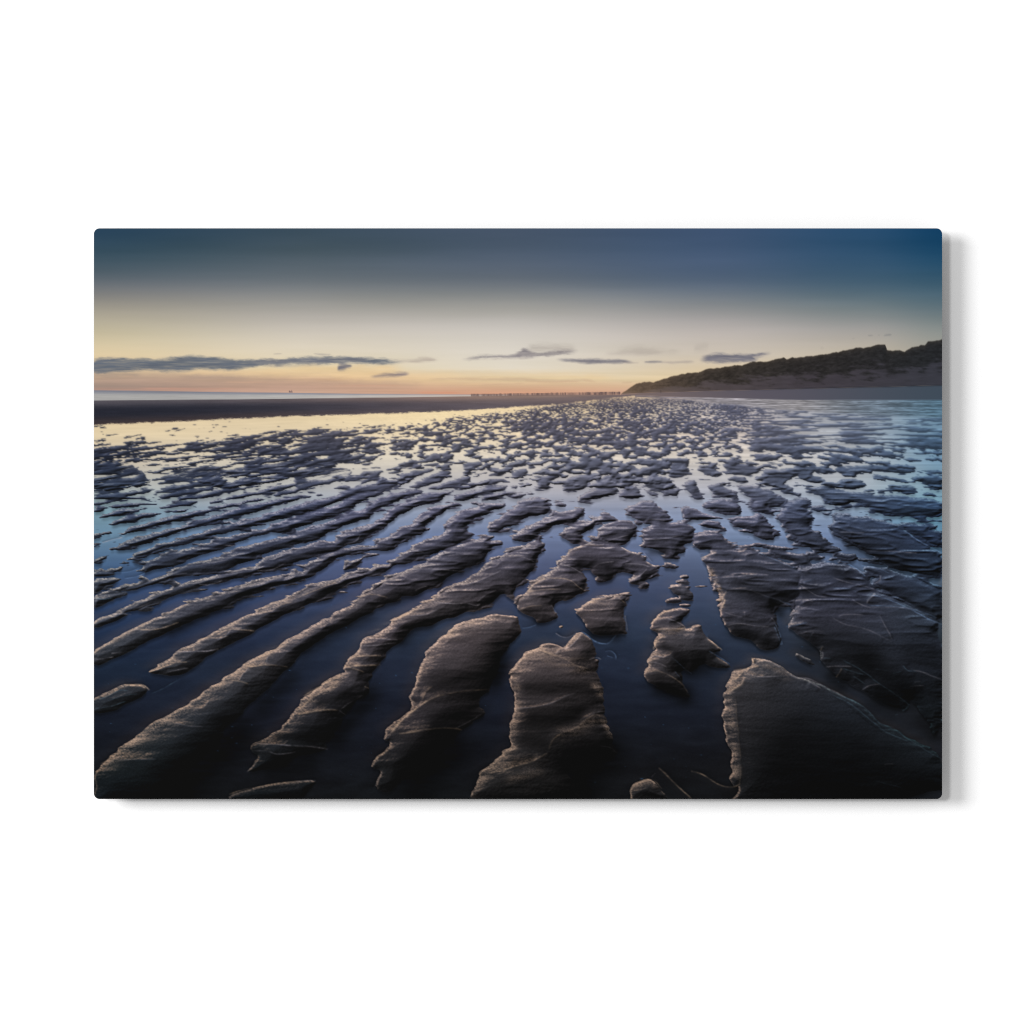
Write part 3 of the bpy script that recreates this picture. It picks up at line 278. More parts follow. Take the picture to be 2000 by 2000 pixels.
CLOUDS = [
 (.35,5,(236,196,138),'X 640,728 900,722 1180,730 1230,742 900,752 640,748'),
 (.4,3,(148,136,130),'L 700,290 900,285 1100,280 1230,285 1100,305 900,312 750,315'), (.35,4,(150,138,132),'M 700,235 900,215 1100,210 1300,215 1250,232 1000,240 760,242'),
 (.5,2,(132,124,126),'M 1180,310 1400,300 1560,300 1560,316 1300,320'), (.4,2,(140,130,130),'K 1500,345 1800,335 1932,338 L 250,335 100,345 K 1932,350 1600,360'), (.3,1.5,(170,140,124),'L 1000,455 1300,448 1600,452 1932,446 M 300,470 560,462 700,480 300,486 0,480 L 1500,470 1100,466'),
 (.55,3,(234,198,146),'K 700,400 1000,385 1300,388 1932,345 L 0,330 250,345 500,330 900,335 900,420 500,460 200,455 0,445 K 1500,445 1100,425 800,430'),
 (.45,1.2,(226,180,138),'K 180,432 300,430 420,440 300,446'), (.45,1.0,(224,172,136),'K 1100,490 1400,480 1700,492 1400,498'), (.5,1.2,(212,150,126),'K 300,545 700,535 1100,548 1500,545 1100,556 600,556'), (.45,1.1,(218,158,126),'L 100,520 600,512 1000,520 600,528'), (.4,1.0,(228,178,132),'L 0,462 200,458 420,470 200,476'), (.5,1.2,(226,140,110),'L 900,580 1200,572 1460,584 1200,594'),
 (.35,6,(150,128,118),'X 183,735 420,730 700,742 880,752 700,757 183,762'),
 (.97,2.2,(100,106,114),'K -20,280 200,275 330,285 560,290 650,282 800,262 960,255 1080,265 1200,282 1350,295 1500,290 1650,290 1800,270 1932,268 L 250,262 450,270 680,285 760,300 920,308 760,318 550,320 430,312 200,320 0,322 K 1700,335 1450,345 1350,370 1250,380 1100,378 1000,370 800,390 600,385 400,380 200,395 -20,410'),
 (.35,2.2,(130,126,134),'K 1300,300 1932,272 L 450,275 680,290 400,310 K 1500,340'),
 (.5,2.5,(150,134,124),'K -20,415 350,405 500,420 350,445 -20,440'), (.45,3,(158,136,124),'K 900,425 1300,430 1500,455 1200,470 700,450'),
 (.9,1.8,(112,110,118),'L 250,370 300,320 370,325 430,350 300,382'), (.85,2,(128,116,118),'L 500,445 780,405 880,400 950,412 850,438 700,440'),
 (.5,1.2,(120,116,120),'L 20,230 130,234 250,238 150,250'), (.5,1.0,(120,116,120),'K 1610,236 1660,232 1730,234 1650,241'), (.5,1.2,(120,116,116),'K 1480,275 1540,270 1600,284'), (.6,1.2,(108,112,116),'K 340,278 460,270 580,286 450,284'),
 (.4,1.6,(160,146,134),'L 900,300 1050,288 1200,284 1100,298 900,312'), (.45,2.0,(160,144,134),'L 950,260 1100,270 1190,290 1050,290'),
 (.8,2.0,(120,114,118),'L 1350,288 1500,262 1620,250 1800,252 1880,225 1932,180 M 60,205 150,238 330,205 500,200 520,215 330,240 100,262 0,266 L 1800,268 1600,270 1450,288'),
 (.4,5,(140,130,122),'M 0,170 150,150 400,160 540,200 300,215 100,220'), (.2,2,(150,136,120),'L 1330,292 1700,290 1932,275 M 100,270 0,275'),
 (.85,1.8,(112,110,120),'M 250,288 420,280 880,282 1050,312 900,318 600,322 450,310'), (.8,1.5,(114,112,120),'M 1060,312 1200,292 1300,312 1150,320'), (.5,1.2,(140,128,124),'M 850,300 1000,314 1080,312 960,322'),
 (.3,5,(150,140,130),'M 780,230 900,190 1050,160 1200,200 1500,210 1300,228 1000,232'), (.22,5,(146,138,130),'M 1520,200 1560,150 1680,140 1690,180 1600,210'),
 (.92,2.0,(108,107,118),'M 1560,302 1640,250 1750,235 1932,240 N 260,238 330,225 380,228 250,255 180,268 230,292 100,304 M 1900,308 1700,308'),
 (.55,1.2,(116,116,116),'N 1205,72 1240,64 1280,68 1240,78'), (.5,1.2,(116,116,116),'N 1300,66 1330,64 1325,72'), (.62,1.5,(112,114,116),'N 1340,74 1400,56 1450,58 1400,76'), (.3,1.2,(130,128,122),'N 1060,98 1110,92 1090,102'), (.2,2,(140,132,124),'N 780,190 810,170 835,190'),
 (.35,1.5,(190,146,120),'M -20,480 200,485 450,480 600,480 400,495 100,490'), (.3,1.2,(190,150,126),'M 500,462 580,460 700,490 600,485'), (.35,1.3,(180,148,122),'M 860,495 950,485 1010,490 950,502'), (.35,1.2,(180,146,124),'L 1500,508 1700,505 1932,498 M 60,500 L 1700,514'), (.25,2,(190,150,125),'L 0,470 400,478 300,485 0,480'),
]
DUNES = 'M 860,605 890,595 960,545 1020,505 1100,488 1180,490 1290,455 1440,415 1580,405 1650,370 1740,365 1932,335 N 90,338 200,305 310,310 380,290 460,268 490,285 540,268 560,275 700,255 850,240 1010,205 1100,185 1200,180 1290,158 1375,152 1392,200 1450,210 1500,205 1550,215 1620,175 1730,155 1760,125 1890,105'


def lattice(u, v, seed):
    iu = np.floor(u).astype(np.int64); iv = np.floor(v).astype(np.int64)
    fu = (u - iu).astype(np.float32); fv = (v - iv).astype(np.float32)
    fu = fu * fu * (3 - 2 * fu); fv = fv * fv * (3 - 2 * fv)
    tab = np.random.RandomState(seed).rand(65536).astype(np.float32)
    def h(a, b): return tab[(a * 7919 + b * 104729 + (a * b) * 31) & 65535]
    a = h(iu, iv) * (1 - fu) + h(iu + 1, iv) * fu
    b = h(iu, iv + 1) * (1 - fu) + h(iu + 1, iv + 1) * fu
    return (a * (1 - fv) + b * fv) * 2 - 1

def fbm(u, v, seed, n=4, g=0.5):
    t = 0; a = 1; s = 0
    for k in range(n):
        t = t + a * lattice(u * 2 ** k + 17.3 * k, v * 2 ** k + 9.1 * k, seed + k); s += a; a *= g
    return t / s

def blur(a, sx, sy=None):
    sy = sx if sy is None else sy
    for ax, s in ((1, sx), (0, sy)):
        if s <= 0.3: continue
        r = int(3 * s) + 1
        k = np.exp(-np.arange(-r, r + 1) ** 2 / (2 * s * s)); k /= k.sum()
        pad = [(0, 0), (0, 0)]; pad[ax] = (r, r)
        b = np.pad(a, pad, mode='edge'); o = np.zeros_like(a)
        for i, w in enumerate(k):
            o += w * (b[:, i:i + a.shape[1]] if ax == 1 else b[i:i + a.shape[0], :])
        a = o
    return a

def sst(a, b, x):
    t = np.clip((x - a) / (b - a), 0, 1); return t * t * (3 - 2 * t)

def lin(c):
    c = np.asarray(c, float) / 255.0
    return np.where(c <= 0.04045, c / 12.92, ((c + 0.055) / 1.055) ** 2.4)

def smooth_closed(p, n=2):
    for _ in range(n):
        q = np.roll(p, -1, 0)
        p = np.stack([p * .75 + q * .25, p * .25 + q * .75], 1).reshape(-1, 2)
    return p

def paint(P=0.8):
    NX = int(round((PX1 - PX0) * P)) + 1; NY = int(round((PY1 - PY0) * P)) + 1
    x1 = np.linspace(PX0, PX1, NX); y1 = np.linspace(PY0, PY1, NY)
    X, Y = np.meshgrid(x1, y1); X = X.astype(np.float32); Y = Y.astype(np.float32)

    def window(x0, x1_, y0, y1_, m):
        a = max(0, int((x0 - m - PX0) * P)); b = min(NX, int((x1_ + m - PX0) * P) + 2)
        c = max(0, int((y0 - m - PY0) * P)); d = min(NY, int((y1_ + m - PY0) * P) + 2)
        return slice(c, max(c, d)), slice(a, max(a, b))

    def segdist(xs, ys, p, closed):
        d2 = np.full(xs.shape, 1e9, np.float32); side = np.zeros(xs.shape, np.float32)
        t_all = np.zeros(xs.shape, np.float32)
        n = len(p); ks = range(n if closed else n - 1)
        for k in ks:
            ax, ay = p[k]; bx, by = p[(k + 1) % n]
            ex, ey = bx - ax, by - ay; L = ex * ex + ey * ey + 1e-9
            t = np.clip(((xs - ax) * ex + (ys - ay) * ey) / L, 0, 1)
            dx = xs - ax - t * ex; dy = ys - ay - t * ey; dd = dx * dx + dy * dy
            m = dd < d2
            d2 = np.where(m, dd, d2)
            if not closed:
                side = np.where(m, np.sign(ex * (ys - ay) - ey * (xs - ax)), side)
                t_all = np.where(m, (k + t) / (n - 1), t_all)
        return np.sqrt(d2), side, t_all

    def inside(xs, ys, p):
        r = np.zeros(xs.shape, bool); n = len(p)
        for k in range(n):
            ax, ay = p[k]; bx, by = p[(k + 1) % n]
            if ay == by: continue
            c = ((ay > ys) != (by > ys)) & (xs < (bx - ax) * (ys - ay) / (by - ay) + ax)
            r ^= c
        return r

    # ---- perspective coordinates of the flat
    s = np.clip((Y - 766) / 794.0, 0.0, 1.2)                # 0 at the horizon, 1 at the near edge
    yy = np.maximum(Y - 757, 6)
    U = (X - 1210) / yy; V = np.log(yy)
    # noise whose grain grows towards the viewer but stays level: a stack of fixed sizes, cross-faded
    slope = np.cumsum(np.interp(x1, [183, 700, 1150, 1350, 1840], [0.26, 0.24, 0.03, -0.05, -0.14])) / P
    slope = slope.astype(np.float32)[None, :] + 0 * X
    def ml(c, aspect, seed, n=3, g=.5, tilt=0.0, pw=1.0):
        size = np.clip(c * 143 * (np.maximum(Y - 753, 1) / 143) ** pw, .8, 400)
        lv = np.log(size) / np.log(1.45); l0 = np.floor(lv); f = lv - l0
        Y2 = Y + tilt * slope
        o = np.zeros_like(X)
        for l in range(int(l0.min()), int(l0.max()) + 2):
            wgt = np.where(l0 == l, 1 - f, np.where(l0 + 1 == l, f, 0)).astype(np.float32)
            rows = np.where(wgt.max(1) > 0)[0]
            if len(rows) == 0: continue
            r = slice(rows[0], rows[-1] + 1); z = 1.45 ** l
            o[r] += wgt[r] * fbm(X[r] / (z * aspect) + 31.7 * l, Y2[r] / z + 11.3 * l, seed + l % 7, n, g)
        return o / np.sqrt(np.maximum(f * f + (1 - f) ** 2, .4))
    WX = X + s * (7 * ml(.07, 2.2, 211) + 2.6 * ml(.02, 3, 215, 2))
    WY = Y + s * (4.5 * ml(.07, 2.2, 221) + 2.2 * ml(.018, 3, 225, 2))
    # ragged, comb-like margins where the water drained off sideways
    comb = ml(.010, 6, 231, 2, .6, .3) * s
    combw = 2.5 + 5 * sst(.1, .7, ml(.25, 2, 235, 2))
    WX = WX + combw * comb

    # ---- height of the sand above the water, from the traced ridges
    H = np.full(X.shape, -25.0, np.float32)                  # signed distance, positive in sand
    for q in RIDGES:
        p = smooth_closed(pts(q), 1)
        m = 30
        sl = window(p[:, 0].min(), p[:, 0].max(), p[:, 1].min(), p[:, 1].max(), m)
        if X[sl].size == 0: continue
        xs, ys = WX[sl], WY[sl]
        d, _, _ = segdist(xs, ys, p, True)
        d = np.where(inside(xs, ys, p), d, -d)
        H[sl] = np.maximum(H[sl], np.where(d > -25, d, -25)) if True else H[sl]
    # ---- scattered far ridges: thresholded streak noise in perspective coordinates
    nc = ml(.036, 3.0, 241, 3, .5, .25, 1.38); nl = ml(.034, 7.5, 251, 3, .6, .45, 1.2); nr = ml(.036, 4.5, 261, 3, .5, 1.0, 1.3)
    zr = sst(1330, 1600, X) * (1 - sst(835, 905, Y))
    nr = nr * (1 - zr) + ml(.034, 14, 265, 3, .55, -.05, 1.1) * zr
    wl = 1 - sst(560, 880, X); wr = sst(1350, 1560, X)
    n1 = nc * (1 - wl) * (1 - wr) + nl * wl + nr * wr
    n2 = ml(.35, 2.5, 271, 2)
    ytop = np.interp(X, [183, 260, 340, 460, 600, 740, 900, 1000, 1100, 1180, 1300, 1400, 1500, 1580, 1700, 1840],
                     [868, 864, 858, 846, 834, 825, 810, 799, 786, 775, 776, 783, 790, 797, 800, 806])
    into = (Y - ytop) / np.maximum(yy, 10)
    bias = np.interp(X, [183, 400, 620, 760, 1000, 1200, 1500, 1840], [0.42, 0.40, 0.32, 0.20, 0.26, 0.32, 0.22, 0.16])
    low = np.interp(Y, [893, 915, 950, 990], [0, -.22, -.42, -3])
    nn = n1 * 1.25 + (0.40 + .22 * wl) * n2 + bias + low - 1.15 * (1 - sst(-0.06, 0.22, into))
    hf = nn * np.clip(yy, 8, 400) * 0.16
    slit = (ml(.020, 9, 331, 2, .6, .4, 1.1) * 1.3 + .52) * np.clip(yy, 8, 400) * .16
    hf = np.where(wl > 0, np.minimum(hf, slit + (1 - wl) * 20), hf)
    H = H + (ml(.016, 7, 281, 2) * 14 + ml(.03, 3, 285, 2) * 8) * s * (1 - sst(960, 1180, Y) * .75)
    gap = (ml(.028, 8, 295, 3, .6, .65) + .30 + 1.2 * sst(930, 990, Y) + .6 * sst(700, 1000, X)) * 22 * s + 0.0
    H = np.maximum(np.minimum(H, np.where(Y < 990, gap, 99)), hf)

    # small side lobes and cross ripples that fringe the bigger ridges
    prox = np.clip(1 + H / (15 * s + 3), 0, 1)
    lobe = (ml(.020, 4.5, 351, 3, .55, .2) * 1.35 - .82 + .95 * prox - .14 + .36 * sst(1330, 1500, X)) * 13 * s
    lobe = np.where((Y > 925) & (H < 1), lobe - 30 * sst(1180, 1300, Y) - 30 * (1 - sst(925, 950, Y)), -25)
    H = np.maximum(H, lobe)
    aa = 0.9 / P
    sand = sst(-aa * .7, aa * .7, H)
    sand = sand * (1 - zr) + zr * (.12 + .78 * sst(-2.0, 2.0, hf))
    # ---- surface relief
    w = 3.0 + 24.0 * s
    Hc = np.clip(H, 0, None)
    broad = 1.15 * w * (.45 + .55 * sst(.3, .7, s)) * (1 - np.exp(-Hc / (w * 3.2)))
    b9 = blur(broad, 10 * P); b3 = blur(broad, 3 * P); q_ = sst(.15, .7, s)
    dome = 0.6 * w * (1 - np.exp(-Hc / w)) + b3 * (1 - q_) + b9 * q_
    rel = dome
    fl = sst(0, 1, Hc / w)
    rg = 1 - np.abs(ml(.10, 3.4, 61, 2, .4, .45)) * 2.2; rg = np.clip(rg, 0, 1) ** 2
    calm = (1 - .6 * sst(1130, 1230, Y)) * (1 - .75 * sst(1180, 1290, Y) * sst(1340, 1420, X) * sst(1190, 1300, Y + (1840 - X) * .5))
    rg2 = 1 - np.abs(ml(.042, 5.5, 64, 2, .5, .22)) * 2.2; rg2 = np.clip(rg2, 0, 1) ** 2
    rel = rel + s * (4.2 * ml(.12, 2.4, 61, 3, .5, .5) + 3.6 * calm * rg + (2.2 * calm + 3.4 * sst(.12, .25, s) * (1 - sst(.42, .7, s)) + 2.4 * sst(1400, 1600, X) * (1 - sst(1190, 1290, Y))) * rg2 + 1.4 * ml(.025, 5.5, 67, 3, .55, .4)) * fl
    rel = rel + s * 0.50 * fbm(X / 5, Y / 2.2, 71, 2) + s * .38 * fbm(X / 2.2, Y / 1.5, 73, 2)
    for q in CREASES:                                       # each crest: short rise on the far side, long fall towards us
        wd, br, tint, q = q
        if tint == 'k': continue
        p = pts(q); sl = window(p[:, 0].min(), p[:, 0].max(), p[:, 1].min(), p[:, 1].max(), wd * 22)
        if X[sl].size == 0: continue
        xs = X[sl] + (WX[sl] - X[sl]) * .35; ys = Y[sl] + (WY[sl] - Y[sl]) * .35
        d, side, t = segdist(xs, ys, p, False)
        side = side * (1 if p[-1, 0] >= p[0, 0] else -1)
        tp = np.clip(np.minimum(t, 1 - t) * 4 + .15, 0, 1); sd = d * side; k_ = wd * (1.2 + 2 * s[sl])
        near_ = np.exp(-np.clip(sd, 0, None) / (k_ * 4)); far_ = np.exp(np.clip(sd, None, 0) / (k_ * 1.2))
        pr = np.where(sd > 0, near_, far_) - .55 * np.exp(-((sd + 4 * k_) / (3 * k_)) ** 2)
        rel[sl] += pr * tp * np.exp(-(d / (k_ * 7)) ** 2) * 5.5 * br * (wd / 1.3) * (.35 + s[sl]) 
    rel = blur(rel, 0.9 * P)
    gy, gx = np.gradient(rel, 1 / P)
    tilt = np.interp(X, [183, 900, 1500, 1840], [0.55, 0.75, 0.75, 0.55])
    face = gx * tilt + gy * 0.9                              # >0: faces the glow on the horizon
    face = face / (0.35 + 0.65 * 1)
    edge_lo = blur(np.roll(sand, -0, 0), 1)

    def grid(xs, ys, tab):
        """smooth colour table: rows for ys, columns for xs (8-bit display values)"""
        t = np.array(tab, float); o = np.zeros(X.shape + (3,), np.float32)
        fx = np.interp(x1, xs, np.arange(len(xs))); fy = np.interp(y1, ys, np.arange(len(ys)))
        ix = np.clip(fx.astype(int), 0, len(xs) - 2); iy = np.clip(fy.astype(int), 0, len(ys) - 2)
        ax = (fx - ix); ay = (fy - iy); ax = (ax * ax * (3 - 2 * ax) * .5 + ax * .5)[None, :, None]; ay = ay[:, None, None]
        c = lambda a, b: t[np.ix_(np.minimum(iy + a, len(ys) - 1), np.minimum(ix + b, len(xs) - 1))]
        return ((c(0, 0) * (1 - ax) + c(0, 1) * ax) * (1 - ay) + (c(1, 0) * (1 - ax) + c(1, 1) * ax) * ay).astype(np.float32)

    water = grid(*WATER) * (1 - (.07 * (1 - sst(500, 900, X)) * (1 - sst(860, 900, Y)))[..., None] * np.array([1, 1, .7])) * (1 + .05 * sst(780, 800, Y) * (1 - sst(880, 930, Y)))[..., None]; body = grid(*BODY) * (.88 + .12 * sst(880, 960, Y))[..., None] * (1 - .22 * sst(900, 1100, Y))[..., None] * (1 + (1 - np.exp(-((X - 1000) / 330) ** 2) * sst(1100, 1200, Y))[..., None] * np.array([-.05, -.02, .05]))
    g_ = water.mean(2, keepdims=True); ds = (.16 * sst(1000, 1120, Y))[..., None]; water = (water * (1 - ds) + g_ * ds) * (1 + .10 * sst(980, 1080, Y) * (1 - sst(1300, 1450, Y)))[..., None]
    # long soft streaks and mirrored sky in the water
    st = fbm(U * 1.5, V * 30, 81, 3)
    water = water * (1 + 0.05 * st)[..., None]
    spark = np.clip(ml(.022, 2.5, 321, 2, .5, 0, 1.2) * 1.6, 0, 1) * np.exp(-((X - 1080) / 330) ** 2) * (1 - sst(850, 960, Y))
    water = water + (spark * 26)[..., None] * np.array([1, .85, .6])
    streak_r = sst(0.42, 0.75, (X - 183) / 1657) * (1 - sst(1060, 1120, Y)) * sst(775, 830, Y)
    water = water * (1 + (.06 + .18 * (1 - sst(860, 930, Y))) * streak_r * fbm(U * 1.0, V * 55, 85, 3))[..., None]
    # darker mirror image of each ridge just below it
    mir = blur(sand, 1.5 * P, 5 * P)
    sh = np.roll(mir, int(5 * P), 0)
    dk = 1 - 0.40 * sst(0.15, 0.9, sh) * (1 - sand) * sst(900, 1050, Y)
    water = water * dk[..., None]
    # warm sheen on the lit (upper left) water margin
    prem = blur(sand, 10 * P, 6 * P); up = np.roll(np.roll(prem, -int(8 * P), 0), -int(8 * P), 1)
    sheen = np.clip(up - np.roll(prem, int(5 * P), 0), 0, 1) * sst(1080, 1200, Y) * (1 - sst(1330, 1560, Y))
    water = water + sheen[..., None] * np.array([22, 12, 3.0])
    bed = np.clip(1 - np.abs(ml(.07, 4, 341, 3, .6, .5)) * 3, 0, 1) * 5 + ml(.02, 3, 345, 3, .6) * 4
    water = water + ((fbm(X / 1.6, Y / 1.2, 91, 2) * 2.6 + bed * sst(1050, 1250, Y)) * s)[..., None] * np.array([.8, .95, 1.1])

    # ---- lit sand
    f = np.clip(face, -1.2, 1.2)
    pos = np.clip(f, 0, None); neg = np.clip(-f, 0, None)
    lum = 0.92 + 0.62 * np.minimum(pos, .6) - 0.92 * np.minimum(neg, .85)
    lum = lum * (1 + 0.07 * ml(.012, 9, 95, 2))
    # foot of the ridge away from the light goes almost black
    c = body * np.maximum(np.clip(lum, 0.18, 2), .74 * (1 - sst(.06, .34, s)))[..., None]
    rimw = grid(*RIM)
    k = sst(0.30, 1.05, pos) ** 1.2
    tex = np.clip(0.72 + 0.6 * fbm(X / 3.0, Y / 1.8, 99, 2), 0.3, 1.3)
    ms = blur(sand, 2.2 * P); my, mx = np.gradient(ms, 1 / P)
    er = np.clip((my * .9 + mx * tilt) * 10, 0, 1) * (1.15 * np.exp(-Hc / (2.0 + 3.2 * s)) + .55 * np.exp(-Hc / (4 + 13 * s))) * sst(.02, .25, s)
    k = np.clip(k * .85 + 1.0 * er * np.clip(.95 + 1.1 * ml(.02, 5, 291, 2), .15, 1.7), 0, 1)
    k = k * tex
    c = c * (1 - 0.85 * k[..., None]) + rimw * 0.85 * k[..., None]
    grain = fbm(X / 1.3, Y / 1.1, 101, 2) * (2.4 + 7.5 * s)
    c = c + grain[..., None] * (0.35 + c / 110)

    ml_c = ml(.012, 5, 311, 2, .5, .3)
    pic = water * (1 - sand[..., None]) + c * sand[..., None]

    # ---- crests and creases drawn as lines: bright edge, shaded hollow on the far side
    for q in CREASES:
        wd, br, tint, q = q
        p = pts(q)
        for _ in range(2):
            mid = [p[0]] 
            for a, b in zip(p[:-1], p[1:]): mid += [a * .75 + b * .25, a * .25 + b * .75]
            p = np.array(mid + [p[-1]])
        sl = window(p[:, 0].min(), p[:, 0].max(), p[:, 1].min(), p[:, 1].max(), wd * 14)
        xs = X[sl] + (WX[sl] - X[sl]) * .35; ys = Y[sl] + (WY[sl] - Y[sl]) * .35
        d, side, t = segdist(xs, ys, p, False)
        taper = np.clip(np.minimum(t, 1 - t) * 5, 0, 1) ** .6
        side = side * (1 if p[-1, 0] >= p[0, 0] else -1)
        sd = d * side                                       # + on the near side
        line = np.exp(-(d / (wd * 1.15)) ** 2) * taper * np.clip(.75 + .9 * fbm(xs / 14, ys / 9, 107, 2), .15, 1.3)
        glow = np.exp(-np.clip(sd, 0, None) / (wd * 4)) * (sd > 0) * taper
        hol = np.exp(-np.clip(-sd, 0, None) / (wd * 3.2)) * (sd < 0) * taper * (1 - np.exp(-(d / wd) ** 2))
        col = np.array({'w': (205, 172, 140), 'c': (96, 128, 146), 'n': (160, 152, 158), 'b': (120, 150, 190), 'k':(10, 12, 16)}[tint], float)
        z = pic[sl]; col = col * np.interp(ys.mean(), [1150, 1540], [1, .66])
        z = z * (1 - 0.30 * hol * min(1, br * 1.6))[..., None]
        z = z + (glow * 0.10 * br)[..., None] * (col - z)
        z = z + (line * br * .78 * np.clip(.8 + .4 * fbm(xs / 3, ys / 2, 103, 2), 0, 1.2))[..., None] * (col - z)
        pic[sl] = z
    soft_ = np.stack([blur(pic[..., i], 1.1 * P, .8 * P) for i in range(3)], -1); fz = (1 - .45 * sst(.10, .28, s))[..., None]
    pic = pic * (1 - fz) + soft_ * fz
    for wd, f_, q in FORMS:                                 # broad hollows (f<0) and lit shoulders (f>0) of the mounds
        p = pts(q)
        for _ in range(2):
            mid = [p[0]]
            for a, b in zip(p[:-1], p[1:]): mid += [a * .75 + b * .25, a * .25 + b * .75]
            p = np.array(mid + [p[-1]])
        sl = window(p[:, 0].min(), p[:, 0].max(), p[:, 1].min(), p[:, 1].max(), wd * 2.6)
        if X[sl].size == 0: continue
        xs = X[sl] + (WX[sl] - X[sl]) * .6; ys = Y[sl] + (WY[sl] - Y[sl]) * .6
        d, _, t = segdist(xs, ys, p, False)
        g = np.exp(-(d / wd) ** 2) * np.clip(np.minimum(t, 1 - t) * 5 + .35, 0, 1)
        g = blur(g.astype(np.float32), min(wd * .4, 16) * P)
        if f_ < 0:
            g = g * (1 + .25 * fbm(xs / 40, ys / 7, 301, 3)); pic[sl] = pic[sl] * (1 + np.clip(g * f_, -.93, 0))[..., None]
        else:
            tx = np.clip(.62 + 1.1 * ml_c[sl] + .5 * fbm(xs / 2.4, ys / 1.7, 305, 2), .05, 1.6)
            warm = np.array([204, 172, 148.]) if xs.mean() < 1540 else np.array([120, 128, 142.])
            pic[sl] = pic[sl] + (g * f_ * tx * (.25 + .75 * sand[sl]))[..., None] * (warm * np.interp(ys.mean(), [1100, 1540], [1, .8]) - pic[sl])
    lc = np.stack([pic[..., i] - blur(pic[..., i].astype(np.float32), 2.0 * P) for i in range(3)], -1)
    lc2 = np.stack([pic[..., i] - blur(pic[..., i].astype(np.float32), 9.0 * P) for i in range(3)], -1)
    pic = np.clip(pic + (-.12 + .67 * sst(900, 1040, Y))[..., None] * lc + .16 * lc2 * sst(900, 1000, Y)[..., None], 4, 248)
    # pale specks on the bed of the pools
    rs = np.random.RandomState(7)
    for k_ in range(150):
        px = rs.uniform(200, 1830); py = rs.uniform(1180, 1550); r = rs.uniform(.5, 1.5)
        sl = window(px, px, py, py, 6)
        if X[sl].size == 0: continue
        g = np.exp(-(((X[sl] - px) / (r * rs.uniform(1, 2.2))) ** 2 + ((Y[sl] - py) / r) ** 2)) * (1 - sand[sl])
        pic[sl] = pic[sl] + (g * rs.uniform(.15, .5))[..., None] * (np.array([60, 100, 140.]) * rs.uniform(.4, 1) - pic[sl])

    # =============== sky, sea, sandbar, dunes
    hz = np.interp(X, [183, 460, 700, 920, 1215, 1840], [762, 766, 769, 770.6, 771, 772])
    sky = grid(*SKY)
    sm = np.stack([blur(sky[..., i], 0, 16 * P) for i in range(3)], -1); wsm = (1 - sst(640, 735, Y))[..., None]
    sky = sm * wsm + sky * (1 - wsm)
    sk = fbm(X / 260, Y / 6.0, 111, 4, .55)
    band = sst(722, 738, Y) * (1 - sst(700, 1500, X) * .6)
    sky = sky + (sk * 21 * band)[..., None] * np.array([1.0, .72, .6])
    sky = sky + (fbm(X / 420, Y / 34, 115, 4) * 6 + fbm(X / 150, Y / 7, 117, 4, .6) * 4 * sst(640, 720, Y))[..., None] * np.array([1, .9, 1.1])
    for q in CLOUDS:
        al, soft, col, q = q
        p = smooth_closed(pts(q), 2)
        sl = window(p[:, 0].min(), p[:, 0].max(), p[:, 1].min(), p[:, 1].max(), 14)
        sz_ = min(1.0, (p[:, 1].max() - p[:, 1].min()) / 14) * .8 + .2
        xs = X[sl] + 9 * sz_ * fbm(X[sl] / 26, Y[sl] / 6, 121, 3); ys = Y[sl] + 3.0 * sz_ * fbm(X[sl] / 16, Y[sl] / 5, 125, 4, .6)
        d, _, _ = segdist(xs, ys, p, True); big = min(1.0, (p[:, 1].max() - p[:, 1].min()) / 16)
        d = np.where(inside(xs, ys, p), d, -d) + 1.2 * big + 2.2 * big * fbm(xs / 22, ys / 2.6, 129, 3, .6)
        soft = soft * 1.7; a = sst(-soft, soft * 1.6, d) * al
        x0_, x1_c = p[:, 0].min(), p[:, 0].max(); ln_ = min(.14 * (x1_c - x0_), 40) + 1
        a = a * sst(-.1, 1, (x1_c - X[sl]) / ln_) * (1 if x0_ < 190 else sst(-.1, 1, (X[sl] - x0_) / ln_))
        a = a * np.clip(1 + .35 * fbm(X[sl] / 30, Y[sl] / 2.2, 133, 3), 0, 1.1)
        cc = np.array(col, float) * (1 + .07 * fbm(X[sl] / 50, Y[sl] / 6, 127, 3))[..., None]
        sky[sl] = sky[sl] * (1 - a[..., None]) + cc * a[..., None]
    up_ = 1 - sst(-.8, .8, Y - hz)
    top_bar = np.interp(X, [183, 460, 740, 930, 1020, 1215, 1300], [782.3, 780, 776.5, 774.0, 771.5, 770.5, 769])
    bot_bar = np.interp(X, [183, 340, 460, 560, 640, 740, 880, 1020, 1100, 1170, 1215, 1300], [829.5, 823.5, 817, 813, 811, 807.5, 803, 794, 789, 780, 775, 768])
    tt = np.clip((Y - hz) / np.maximum(top_bar - hz, 1), 0, 1)
    seac = np.array([116, 119, 130.]) * (1 - sst(0, .55, tt))[..., None] + np.array([166, 164, 160.]) * sst(0, .55, tt)[..., None]
    seac = seac * (1 + .16 * sst(300, 900, X))[..., None] * (1 + .05 * fbm(X / 30, Y / 1.5, 131, 3))[..., None]
    ub = (Y - top_bar) / np.maximum(bot_bar - top_bar, 1)
    rx = sst(250, 1050, X)[..., None]
    b0 = np.array([78, 74, 80.]) * (1 - rx) + np.array([112, 95, 92.]) * rx
    b1 = np.array([32, 34, 44.]) * (1 - rx) + np.array([84, 77, 84.]) * rx
    b2 = np.array([52, 44, 46.]) * (1 - rx) + np.array([88, 80, 86.]) * rx
    t1 = sst(0, .42, ub)[..., None]; t2 = sst(.55, 1, ub)[..., None]
    bar = (b0 * (1 - t1) + b1 * t1) * (1 - t2) + b2 * t2
    bar = bar * (1 + .10 * fbm(X / 45, Y / 3, 135, 4))[..., None] + (fbm(X / 1.5, Y, 137, 2) * 3)[..., None]
